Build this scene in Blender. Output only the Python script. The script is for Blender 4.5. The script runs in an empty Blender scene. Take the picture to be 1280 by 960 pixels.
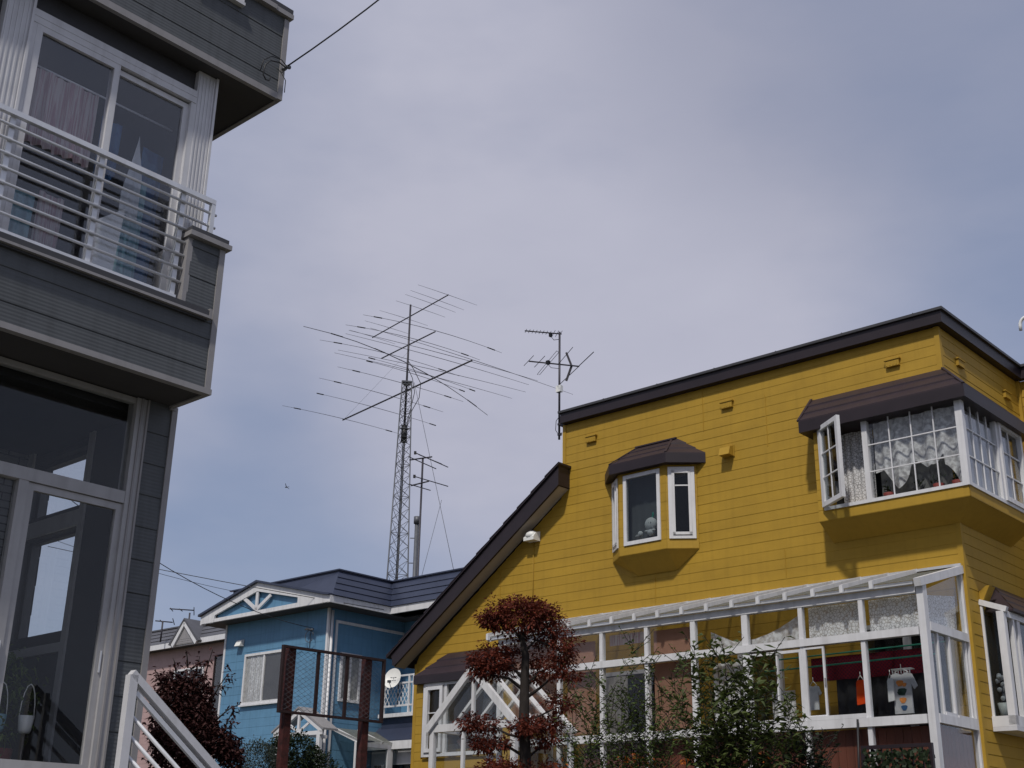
import bpy, math, random
from mathutils import Vector, Matrix
R = math.radians
random.seed(7)
sc = bpy.context.scene
COL = sc.collection

# ---------------------------------------------------------------- camera
FPX, PITCH, ROLL = 1575.26, 0.363636, 0.018152
_cp, _sp = math.cos(PITCH), math.sin(PITCH)
_r, _f, _u = Vector((1, 0, 0)), Vector((0, _cp, _sp)), Vector((0, -_sp, _cp))
_cr, _sr = math.cos(ROLL), math.sin(ROLL)
RGT, UPV, FWD = _cr*_r + _sr*_u, -_sr*_r + _cr*_u, _f
EYE = Vector((0, 0, 1.6))
cd = bpy.data.cameras.new('camera')
cam = bpy.data.objects.new('camera', cd)
COL.objects.link(cam)
M = Matrix((RGT, UPV, -FWD)).transposed().to_4x4()
M.translation = EYE
cam.matrix_world = M
cd.sensor_width = 36
cd.lens = 36*FPX/1280
cd.clip_end = 2000
sc.camera = cam

# ---------------------------------------------------------------- the street grid all the houses follow
YAW = R(-42.2)
U = Vector((math.cos(YAW), math.sin(YAW), 0))       # local x of every house
Q = Vector((-math.sin(YAW), math.cos(YAW), 0))      # local y (away from the street)
def ray(x, y): return RGT*((x-640)/FPX) - UPV*((y-480)/FPX) + FWD
def at(x, y, d):
    v = ray(x, y)
    return EYE + v*(d/math.hypot(v.x, v.y))
def hitz(x, y, z):
    v = ray(x, y)
    return EYE + v*((z-EYE.z)/v.z)
def locator(O):
    def px(x, y, ax, v):
        d = ray(x, y)
        if ax == 'z': p = EYE + d*((v-EYE.z)/d.z)
        elif ax == 'x': p = EYE + d*((O.dot(U)+v-EYE.dot(U))/d.dot(U))
        else: p = EYE + d*((O.dot(Q)+v-EYE.dot(Q))/d.dot(Q))
        w = p-O
        return Vector((w.dot(U), w.dot(Q), p.z))
    return px

# ---------------------------------------------------------------- world, sun, exposure
SUN = (0.10*U - 0.26*Q + Vector((0, 0, 0.37))).normalized()
sun_el = math.asin(SUN.z)
sun_az = math.atan2(SUN.x, SUN.y)
w = bpy.data.worlds.new('World'); sc.world = w; w.use_nodes = True
nt = w.node_tree; N_ = nt.nodes; Lk = nt.links
N_.clear()
out = N_.new('ShaderNodeOutputWorld'); bg = N_.new('ShaderNodeBackground')
sky = N_.new('ShaderNodeTexSky'); sky.sky_type = 'NISHITA'; sky.sun_disc = False
sky.sun_elevation = sun_el; sky.sun_rotation = sun_az
sky.air_density = 1.0; sky.dust_density = 1.0; sky.ozone_density = 1.5
SKY_STRENGTH = 0.10
def wmath(op, a, b=None, clamp=False):
    n = N_.new('ShaderNodeMath'); n.operation = op; n.use_clamp = clamp
    for i, v in enumerate((a, b)):
        if v is None: continue
        if isinstance(v, (int, float)): n.inputs[i].default_value = v
        else: Lk.new(v, n.inputs[i])
    return n.outputs[0]
def wmix(f, a, b):
    n = N_.new('ShaderNodeMix'); n.data_type = 'RGBA'
    for s, v in (('Factor', f),): 
        if isinstance(v, (int, float)): n.inputs[0].default_value = v
        else: Lk.new(v, n.inputs[0])
    for i, v in ((6, a), (7, b)):
        if isinstance(v, tuple): n.inputs[i].default_value = (*v, 1)
        else: Lk.new(v, n.inputs[i])
    return n.outputs[2]
tc = N_.new('ShaderNodeTexCoord')
mp = N_.new('ShaderNodeMapping'); mp.inputs['Scale'].default_value = (1, 1, 2.2)
Lk.new(tc.outputs['Generated'], mp.inputs['Vector'])
def wnoise(scale, detail, rough, off):
    m2 = N_.new('ShaderNodeMapping'); m2.inputs['Location'].default_value = off
    Lk.new(mp.outputs[0], m2.inputs['Vector'])
    n = N_.new('ShaderNodeTexNoise'); n.inputs['Scale'].default_value = scale
    n.inputs['Detail'].default_value = detail; n.inputs['Roughness'].default_value = rough
    Lk.new(m2.outputs[0], n.inputs['Vector'])
    return n.outputs['Fac']
def lobe(px_, py_, c0, c1):        # 1 towards a direction of the sky, fading to 0: a broad bank of cloud
    d = ray(px_, py_).normalized()
    n = N_.new('ShaderNodeVectorMath'); n.operation = 'DOT_PRODUCT'
    Lk.new(tc.outputs['Generated'], n.inputs[0]); n.inputs[1].default_value = d
    m = N_.new('ShaderNodeMapRange'); m.interpolation_type = 'SMOOTHSTEP'
    m.inputs[1].default_value = math.cos(R(c1)); m.inputs[2].default_value = math.cos(R(c0))
    Lk.new(n.outputs['Value'], m.inputs[0])
    return m.outputs[0]
n1 = wnoise(2.3, 4, 0.5, (3.1, 1.7, 0.4))
n2 = wnoise(6.0, 4, 0.55, (0.3, 5.7, 2.4))
cov = wmath('ADD', wmath('MULTIPLY', n1, 0.55), wmath('MULTIPLY', n2, 0.34))     # about 0.4
cov = wmath('ADD', cov, wmath('MULTIPLY', lobe(700, 300, 2, 17), 0.36))
cov = wmath('SUBTRACT', cov, wmath('MULTIPLY', lobe(1440, 400, 1, 13), 0.24))
cov = wmath('SUBTRACT', cov, wmath('MULTIPLY', lobe(300, 760, 1, 11), 0.24))
cov = wmath('SUBTRACT', cov, wmath('MULTIPLY', lobe(335, 480, 0, 3.5), 0.14))
cov = wmath('ADD', cov, 0.085, True)
blue = wmix(0.62, sky.outputs[0], (1.75, 2.35, 3.95))
greyc = wmix(n2, (4.15, 4.25, 5.30), (5.05, 5.10, 6.10))
greyc = wmix(wmath('MULTIPLY', lobe(1080, -60, 2, 16), 0.75), greyc, (2.9, 3.1, 4.15))
skycol = wmix(wmath('MULTIPLY', cov, 1.15, True), blue, greyc)
Lk.new(skycol, bg.inputs['Color']); bg.inputs['Strength'].default_value = SKY_STRENGTH
Lk.new(bg.outputs[0], out.inputs['Surface'])
sl = bpy.data.lights.new('sun', 'SUN'); sl.energy = 2.75; sl.angle = R(3.0); sl.color = (1, 0.95, 0.86)
so = bpy.data.objects.new('sun', sl); COL.objects.link(so)
so.rotation_euler = (-SUN).to_track_quat('-Z', 'Y').to_euler()
so.location = (0, 0, 60)
vs = sc.view_settings
vs.view_transform = 'Standard'; vs.look = 'None'; vs.exposure = 0; vs.gamma = 1; vs.use_curve_mapping = False

# ---------------------------------------------------------------- materials
def new_mat(name):
    m = bpy.data.materials.new(name); m.use_nodes = True
    return m, m.node_tree, m.node_tree.nodes['Principled BSDF']
def mat(name, col, rough=0.6, var=0.12, scale=3.0, spec=0.4, metal=0.0, bump=0.0, bscale=60, col2=None,
        stretch=(1, 1, 1), dirt=0.0, board=0.0, pitch=0.125, translucent=0):
    m, t, b = new_mat(name)
    L = t.links
    tcn = t.nodes.new('ShaderNodeTexCoord'); mpn = t.nodes.new('ShaderNodeMapping')
    mpn.inputs['Scale'].default_value = stretch
    L.new(tcn.outputs['Object'], mpn.inputs['Vector'])
    n = t.nodes.new('ShaderNodeTexNoise'); n.inputs['Scale'].default_value = scale
    n.inputs['Detail'].default_value = 5; n.inputs['Roughness'].default_value = 0.62
    L.new(mpn.outputs[0], n.inputs['Vector'])
    cr = t.nodes.new('ShaderNodeValToRGB')
    c = col
    a = tuple(max(0, x*(1-var)) for x in c); d = tuple(min(1, x*(1+var)) for x in (col2 or c))
    cr.color_ramp.elements[0].position = 0.3; cr.color_ramp.elements[1].position = 0.7
    cr.color_ramp.elements[0].color = (*a, 1); cr.color_ramp.elements[1].color = (*d, 1)
    L.new(n.outputs['Fac'], cr.inputs[0])
    src = cr.outputs[0]
    if board:                                  # each board keeps its own slight fade of the paint
        sp_ = t.nodes.new('ShaderNodeSeparateXYZ'); L.new(tcn.outputs['Object'], sp_.inputs[0])
        dv = t.nodes.new('ShaderNodeMath'); dv.operation = 'DIVIDE'; dv.inputs[1].default_value = pitch; L.new(sp_.outputs[2], dv.inputs[0])
        fl = t.nodes.new('ShaderNodeMath'); fl.operation = 'FLOOR'; L.new(dv.outputs[0], fl.inputs[0])
        wx = t.nodes.new('ShaderNodeMath'); wx.operation = 'MULTIPLY'; wx.inputs[1].default_value = 0.55; L.new(sp_.outputs[0], wx.inputs[0])
        wf_ = t.nodes.new('ShaderNodeMath'); wf_.operation = 'ADD'; L.new(wx.outputs[0], wf_.inputs[0])
        sh_ = t.nodes.new('ShaderNodeMath'); sh_.operation = 'MULTIPLY'; sh_.inputs[1].default_value = 0.37; L.new(fl.outputs[0], sh_.inputs[0]); L.new(sh_.outputs[0], wf_.inputs[1])
        fx = t.nodes.new('ShaderNodeMath'); fx.operation = 'FLOOR'; L.new(wf_.outputs[0], fx.inputs[0])
        cm = t.nodes.new('ShaderNodeCombineXYZ'); L.new(fl.outputs[0], cm.inputs[0]); L.new(fx.outputs[0], cm.inputs[1])
        wn = t.nodes.new('ShaderNodeTexWhiteNoise'); wn.noise_dimensions = '2D'; L.new(cm.outputs[0], wn.inputs['Vector'])
        m5 = t.nodes.new('ShaderNodeMapRange'); m5.inputs[3].default_value = 1-board; m5.inputs[4].default_value = 1+board; L.new(wn.outputs['Value'], m5.inputs[0])
        vm = t.nodes.new('ShaderNodeVectorMath'); vm.operation = 'SCALE'; L.new(src, vm.inputs[0]); L.new(m5.outputs[0], vm.inputs['Scale'])
        src = vm.outputs[0]
    if dirt:                                   # streaks of grime running down
        mp2 = t.nodes.new('ShaderNodeMapping'); mp2.inputs['Scale'].default_value = (9, 9, 0.7)
        L.new(tcn.outputs['Object'], mp2.inputs['Vector'])
        n3 = t.nodes.new('ShaderNodeTexNoise'); n3.inputs['Scale'].default_value = 1.6; n3.inputs['Detail'].default_value = 6
        L.new(mp2.outputs[0], n3.inputs['Vector'])
        mr = t.nodes.new('ShaderNodeMapRange'); mr.inputs[1].default_value = 0.48; mr.inputs[2].default_value = 0.72
        mr.inputs[4].default_value = dirt
        L.new(n3.outputs['Fac'], mr.inputs[0])
        mx = t.nodes.new('ShaderNodeMix'); mx.data_type = 'RGBA'
        L.new(mr.outputs[0], mx.inputs[0]); L.new(src, mx.inputs[6])
        mx.inputs[7].default_value = (col[0]*0.35, col[1]*0.33, col[2]*0.3, 1)
        src = mx.outputs[2]
    L.new(src, b.inputs['Base Color'])
    b.inputs['Roughness'].default_value = rough
    b.inputs['Metallic'].default_value = metal
    b.inputs['Specular IOR Level'].default_value = spec
    if bump:
        n4 = t.nodes.new('ShaderNodeTexNoise'); n4.inputs['Scale'].default_value = bscale; n4.inputs['Detail'].default_value = 4
        L.new(mpn.outputs[0], n4.inputs['Vector'])
        bp = t.nodes.new('ShaderNodeBump'); bp.inputs['Strength'].default_value = bump; bp.inputs['Distance'].default_value = 0.01
        L.new(n4.outputs['Fac'], bp.inputs['Height']); L.new(bp.outputs[0], b.inputs['Normal'])
    if translucent:
        tr = t.nodes.new('ShaderNodeBsdfTranslucent'); L.new(src, tr.inputs['Color'])
        ms = t.nodes.new('ShaderNodeMixShader'); ms.inputs[0].default_value = translucent
        o = [x for x in t.nodes if x.type == 'OUTPUT_MATERIAL'][0]
        L.new(b.outputs[0], ms.inputs[1]); L.new(tr.outputs[0], ms.inputs[2]); L.new(ms.outputs[0], o.inputs['Surface'])
    return m
def rib_mat(name, col, freq, strength=0.5, rough=0.6, axis=2, var=0.1, dirt=0.0, dist=0.004):
    """sheet with fine ribs across one axis (bump only)"""
    m = mat(name, col, rough, var, 2.5, dirt=dirt, board=0.05, pitch=.245)
    t = m.node_tree; L = t.links; b = t.nodes['Principled BSDF']
    tcn = t.nodes.new('ShaderNodeTexCoord'); sp = t.nodes.new('ShaderNodeSeparateXYZ')
    L.new(tcn.outputs['Object'], sp.inputs[0])
    a = t.nodes.new('ShaderNodeMath'); a.operation = 'MULTIPLY'; a.inputs[1].default_value = freq*2*math.pi
    L.new(sp.outputs[axis], a.inputs[0])
    s = t.nodes.new('ShaderNodeMath'); s.operation = 'SINE'; L.new(a.outputs[0], s.inputs[0])
    bp = t.nodes.new('ShaderNodeBump'); bp.inputs['Strength'].default_value = strength; bp.inputs['Distance'].default_value = dist
    L.new(s.outputs[0], bp.inputs['Height']); L.new(bp.outputs[0], b.inputs['Normal'])
    return m
def glass(name, tint=(0.75, 0.8, 0.82), refl=1.0, rough=0.0, wob=0.15, base=0.022):
    m = bpy.data.materials.new(name); m.use_nodes = True
    t = m.node_tree; t.nodes.clear(); L = t.links
    o = t.nodes.new('ShaderNodeOutputMaterial'); mx = t.nodes.new('ShaderNodeMixShader')
    tr = t.nodes.new('ShaderNodeBsdfTransparent'); tr.inputs[0].default_value = (*tint, 1)
    gl = t.nodes.new('ShaderNodeBsdfGlossy'); gl.inputs['Roughness'].default_value = rough; gl.inputs[0].default_value = (refl, refl, refl, 1)
    fr = t.nodes.new('ShaderNodeLayerWeight'); fr.inputs['Blend'].default_value = 0.5
    pw = t.nodes.new('ShaderNodeMath'); pw.operation = 'POWER'; pw.inputs[1].default_value = 3.2
    L.new(fr.outputs['Facing'], pw.inputs[0])
    ad = t.nodes.new('ShaderNodeMath'); ad.operation = 'MULTIPLY_ADD'; ad.inputs[1].default_value = 0.50; ad.inputs[2].default_value = base; ad.use_clamp = True
    L.new(pw.outputs[0], ad.inputs[0]); L.new(ad.outputs[0], mx.inputs[0])
    n = t.nodes.new('ShaderNodeTexNoise'); n.inputs['Scale'].default_value = 1.1
    tcn = t.nodes.new('ShaderNodeTexCoord'); L.new(tcn.outputs['Object'], n.inputs['Vector'])
    bp = t.nodes.new('ShaderNodeBump'); bp.inputs['Strength'].default_value = wob; bp.inputs['Distance'].default_value = 0.02
    L.new(n.outputs['Fac'], bp.inputs['Height']); L.new(bp.outputs[0], gl.inputs['Normal'])
    L.new(tr.outputs[0], mx.inputs[1]); L.new(gl.outputs[0], mx.inputs[2]); L.new(mx.outputs[0], o.inputs[0])
    return m
def brick_mat(name, c1, c2, mortar, bw, bh, plane='yz', offset=0.5):
    m, t, b = new_mat(name); L = t.links
    tcn = t.nodes.new('ShaderNodeTexCoord'); sp = t.nodes.new('ShaderNodeSeparateXYZ'); cb = t.nodes.new('ShaderNodeCombineXYZ')
    L.new(tcn.outputs['Object'], sp.inputs[0])
    L.new(sp.outputs['XYZ'.index(plane[0].upper())], cb.inputs[0]); L.new(sp.outputs['XYZ'.index(plane[1].upper())], cb.inputs[1])
    br = t.nodes.new('ShaderNodeTexBrick'); br.inputs['Scale'].default_value = 1; br.offset = offset
    br.inputs['Brick Width'].default_value = bw; br.inputs['Row Height'].default_value = bh; br.inputs['Mortar Size'].default_value = 0.006
    br.inputs['Color1'].default_value = (*c1, 1); br.inputs['Color2'].default_value = (*c2, 1); br.inputs['Mortar'].default_value = (*mortar, 1)
    L.new(cb.outputs[0], br.inputs['Vector']); L.new(br.outputs['Color'], b.inputs['Base Color'])
    bp = t.nodes.new('ShaderNodeBump'); bp.inputs['Strength'].default_value = 0.6; bp.inputs['Distance'].default_value = 0.006; bp.invert = True
    L.new(br.outputs['Fac'], bp.inputs['Height']); L.new(bp.outputs[0], b.inputs['Normal'])
    b.inputs['Roughness'].default_value = 0.75
    return m
def cloth_mat(name, c1, c2, scale, alpha=1.0, kind='noise', stretch=(1, 1, 1), thresh=(0.45, 0.55), trans=0.3):
    """woven cloth; alpha below 1 lets light through its ground between the figures"""
    m, t, b = new_mat(name); L = t.links
    o = [x for x in t.nodes if x.type == 'OUTPUT_MATERIAL'][0]
    tcn = t.nodes.new('ShaderNodeTexCoord'); mpn = t.nodes.new('ShaderNodeMapping'); mpn.inputs['Scale'].default_value = stretch
    L.new(tcn.outputs['Object'], mpn.inputs['Vector'])
    if kind == 'voronoi':
        n = t.nodes.new('ShaderNodeTexVoronoi'); n.feature = 'DISTANCE_TO_EDGE'; f = n.outputs['Distance']
    elif kind == 'check':
        n = t.nodes.new('ShaderNodeTexChecker'); f = n.outputs['Fac']
    else:
        n = t.nodes.new('ShaderNodeTexNoise'); n.inputs['Detail'].default_value = 6; f = n.outputs['Fac']
    n.inputs['Scale'].default_value = scale
    L.new(mpn.outputs[0], n.inputs['Vector'])
    mr = t.nodes.new('ShaderNodeMapRange'); mr.inputs[1].default_value = thresh[0]; mr.inputs[2].default_value = thresh[1]
    L.new(f, mr.inputs[0])
    mx = t.nodes.new('ShaderNodeMix'); mx.data_type = 'RGBA'; L.new(mr.outputs[0], mx.inputs[0])
    mx.inputs[6].default_value = (*c1, 1); mx.inputs[7].default_value = (*c2, 1)
    L.new(mx.outputs[2], b.inputs['Base Color']); b.inputs['Roughness'].default_value = 0.9; b.inputs['Specular IOR Level'].default_value = 0.1
    tr = t.nodes.new('ShaderNodeBsdfTranslucent'); L.new(mx.outputs[2], tr.inputs[0])
    ms = t.nodes.new('ShaderNodeMixShader'); ms.inputs[0].default_value = trans
    L.new(b.outputs[0], ms.inputs[1]); L.new(tr.outputs[0], ms.inputs[2])
    last = ms.outputs[0]
    if alpha < 1:
        tp = t.nodes.new('ShaderNodeBsdfTransparent'); m3 = t.nodes.new('ShaderNodeMixShader')
        mr2 = t.nodes.new('ShaderNodeMapRange'); mr2.inputs[1].default_value = thresh[0]; mr2.inputs[2].default_value = thresh[1]
        mr2.inputs[3].default_value = alpha; mr2.inputs[4].default_value = 1.0
        L.new(f, mr2.inputs[0]); L.new(mr2.outputs[0], m3.inputs[0])
        L.new(tp.outputs[0], m3.inputs[1]); L.new(last, m3.inputs[2]); last = m3.outputs[0]
    L.new(last, o.inputs['Surface'])
    return m

MT = {}
MT['yellow'] = mat('yellow_siding', (0.395, 0.240, 0.027), 0.62, 0.10, 1.3, spec=0.3, bump=0.12, bscale=90, dirt=0.13, board=0.02, stretch=(1, 1, 2.5))
MT['brown'] = mat('brown_sheet_metal', (0.022, 0.015, 0.019), 0.45, 0.15, 4)
MT['maroon'] = mat('maroon_roof_sheet', (0.029, 0.018, 0.023), 0.5, 0.16, 5, bump=0.1)
MT['beige_soffit'] = mat('beige_soffit', (0.40, 0.36, 0.31), 0.7, 0.08, 3)
MT['white'] = mat('white_window_metal', (0.67, 0.67, 0.69), 0.38, 0.06, 6, dirt=0.24)
MT['cream'] = mat('cream_aluminium', (0.58, 0.58, 0.61), 0.4, 0.05, 8, dirt=0.2)
MT['glass'] = glass('clear_glass', (0.955, 0.965, 0.965), 1.0)
MT['glass_dark'] = glass('tinted_glass', (0.72, 0.75, 0.76), 1.0)
MT['glass_up'] = glass('balcony_glass', (0.93, 0.94, 0.96), 1.0, base=0.06)
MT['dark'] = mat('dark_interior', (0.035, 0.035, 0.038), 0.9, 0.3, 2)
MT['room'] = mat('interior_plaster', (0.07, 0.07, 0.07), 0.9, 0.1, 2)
MT['grey'] = rib_mat('grey_ribbed_siding', (0.084, 0.091, 0.099), 36, 0.14, 0.6, dirt=0.25)
MT['grey_trim'] = mat('pale_grey_trim', (0.27, 0.26, 0.265), 0.45, 0.06, 6, dirt=0.18)
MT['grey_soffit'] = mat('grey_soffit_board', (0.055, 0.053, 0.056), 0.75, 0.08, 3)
MT['grey_dark'] = mat('charcoal_flashing', (0.05, 0.05, 0.055), 0.5, 0.1, 5)
MT['alu'] = mat('brushed_aluminium', (0.66, 0.67, 0.70), 0.36, 0.05, 9, metal=0.35, dirt=0.12)
MT['blue'] = mat('blue_siding', (0.112, 0.252, 0.400), 0.6, 0.09, 1.6, spec=0.35, dirt=0.22, board=0.05, pitch=.19)
MT['navy_roof'] = mat('navy_roof_sheet', (0.035, 0.043, 0.075), 0.38, 0.12, 3)
MT['pink'] = mat('pink_siding', (0.42, 0.29, 0.28), 0.65, 0.08, 2, dirt=0.2, board=0.05, pitch=.22)
MT['grey_roof'] = mat('dark_grey_roof_sheet', (0.085, 0.085, 0.095), 0.42, 0.12, 3)
MT['rust'] = mat('rusty_red_steel', (0.034, 0.008, 0.008), 0.75, 0.35, 14, bump=0.3, bscale=40, col2=(0.062, 0.013, 0.011))
MT['rust_dark'] = mat('dark_rusty_mesh', (0.022, 0.009, 0.010), 0.75, 0.3, 14)
MT['galv'] = mat('galvanised_steel', (0.105, 0.11, 0.125), 0.5, 0.15, 6, metal=0.3)
MT['galv_dark'] = mat('weathered_aluminium_tube', (0.045, 0.042, 0.052), 0.5, 0.15, 6, metal=0.3)
MT['black'] = mat('black_rubber', (0.012, 0.012, 0.014), 0.5, 0.1, 9)
MT['bark'] = mat('dark_bark', (0.022, 0.017, 0.015), 0.9, 0.4, 22, bump=0.8, bscale=45, stretch=(1, 1, 0.4))
MT['redleaf'] = mat('red_leaf', (0.048, 0.012, 0.012), 0.6, 0.6, 11, col2=(0.145, 0.032, 0.018), translucent=0.3, spec=0.2)
MT['plumleaf'] = mat('plum_leaf', (0.038, 0.010, 0.014), 0.6, 0.5, 6, col2=(0.055, 0.022, 0.02), translucent=0.25, spec=0.2)
MT['leaf'] = mat('green_leaf', (0.042, 0.060, 0.016), 0.5, 0.5, 6, col2=(0.080, 0.105, 0.028), translucent=0.3, spec=0.35)
MT['leaf_small'] = mat('small_green_leaf', (0.045, 0.075, 0.02), 0.55, 0.4, 6, col2=(0.10, 0.14, 0.035), translucent=0.3, spec=0.25)
MT['leaf_dark'] = mat('dark_green_leaf', (0.022, 0.035, 0.016), 0.6, 0.4, 6, translucent=0.2, spec=0.2)
MT['needle'] = mat('grey_green_needle', (0.050, 0.065, 0.055), 0.7, 0.3, 8, translucent=0.15, spec=0.2)
MT['leaf_orange'] = mat('orange_flower', (0.55, 0.14, 0.01), 0.6, 0.3, 6, translucent=0.3)
MT['wood_red'] = mat('red_brown_board', (0.16, 0.050, 0.030), 0.6, 0.25, 1.2, stretch=(9, 9, 0.6), bump=0.2)
MT['brown_paper'] = mat('brown_blind', (0.36, 0.19, 0.13), 0.8, 0.12, 3, translucent=0.25)
MT['lace'] = cloth_mat('white_lace', (0.70, 0.69, 0.71), (0.88, 0.88, 0.90), 30, 0.5, 'voronoi', thresh=(0.02, 0.12))
MT['sheer'] = cloth_mat('sheer_white_curtain', (0.70, 0.69, 0.72), (0.84, 0.84, 0.86), 18, 0.62, thresh=(0.40, 0.60))
MT['curtain'] = cloth_mat('pale_curtain', (0.50, 0.48, 0.47), (0.62, 0.60, 0.58), 14, 1.0)
MT['pinkcloth'] = cloth_mat('pink_striped_cloth', (0.55, 0.36, 0.38), (0.70, 0.62, 0.60), 5, 1.0, stretch=(14, 14, 0.5))
MT['bluecloth'] = cloth_mat('blue_cloth', (0.05, 0.12, 0.26), (0.08, 0.18, 0.34), 6, 1.0)
MT['aqua'] = cloth_mat('aqua_cloth', (0.22, 0.42, 0.50), (0.32, 0.52, 0.58), 6, 1.0)
MT['whitecloth'] = cloth_mat('white_cloth', (0.66, 0.68, 0.70), (0.78, 0.79, 0.80), 6, 1.0)
MT['greycloth'] = cloth_mat('pale_blue_grey_curtain', (0.40, 0.43, 0.50), (0.52, 0.54, 0.60), 5, 1.0, stretch=(10, 10, 0.6))
MT['redcheck'] = cloth_mat('dark_red_check', (0.18, 0.012, 0.022), (0.075, 0.012, 0.028), 48, 1.0, 'check')
MT['orange'] = cloth_mat('orange_cloth', (0.85, 0.09, 0.015), (0.90, 0.12, 0.02), 6, 1.0)
MT['shirt'] = cloth_mat('printed_grey_shirt', (0.60, 0.60, 0.62), (0.52, 0.53, 0.56), 9, 1.0)
MT['orangeprint'] = mat('orange_print', (0.55, 0.20, 0.05), 0.9, 0.3, 20)
MT['greenprint'] = mat('dark_green_print', (0.03, 0.06, 0.045), 0.9, 0.3, 20)
MT['greenpole'] = mat('green_plastic_pole', (0.02, 0.30, 0.20), 0.4, 0.1, 6)
MT['white_plastic'] = mat('white_plastic', (0.78, 0.78, 0.76), 0.4, 0.04, 6)
MT['plush'] = mat('white_plush', (0.78, 0.77, 0.76), 0.95, 0.06, 20, bump=0.5, bscale=120)
MT['tealcloth'] = mat('teal_wall', (0.04, 0.13, 0.14), 0.9, 0.2, 2)
MT['roof_glass'] = cloth_mat('frosted_roof_panel', (0.36, 0.37, 0.34), (0.42, 0.43, 0.41), 5, 0.40, thresh=(0.2, 1.6), trans=0.6)
MT['terracotta'] = mat('red_pot', (0.20, 0.035, 0.03), 0.7, 0.2, 6)
MT['screen'] = mat('dark_fly_screen', (0.075, 0.072, 0.075), 0.8, 0.15, 3)
MT['cream_shaded'] = mat('shaded_cream_aluminium', (0.36, 0.355, 0.365), 0.4, 0.06, 8, dirt=0.2)  # darker copy of the cream aluminium, with the overhang's shade in its colour
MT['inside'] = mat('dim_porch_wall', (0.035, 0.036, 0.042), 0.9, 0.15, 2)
MT['haze_grey'] = mat('grey_window_haze', (0.115, 0.118, 0.122), 0.8, 0.12, 3)  # grey that stands in for haze behind the window glass
MT['asphalt'] = mat('asphalt', (0.055, 0.055, 0.058), 0.9, 0.2, 8, bump=0.5, bscale=120)
MT['soil'] = mat('yard_earth', (0.09, 0.085, 0.055), 0.95, 0.35, 1.5, bump=0.4)
MT['concrete'] = mat('concrete', (0.34, 0.33, 0.31), 0.85, 0.12, 4, bump=0.2, dirt=0.2)
MT['tile'] = brick_mat('small_grey_tile', (0.12, 0.122, 0.126), (0.15, 0.152, 0.156), (0.015, 0.015, 0.015), 0.20, 0.065)

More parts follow.
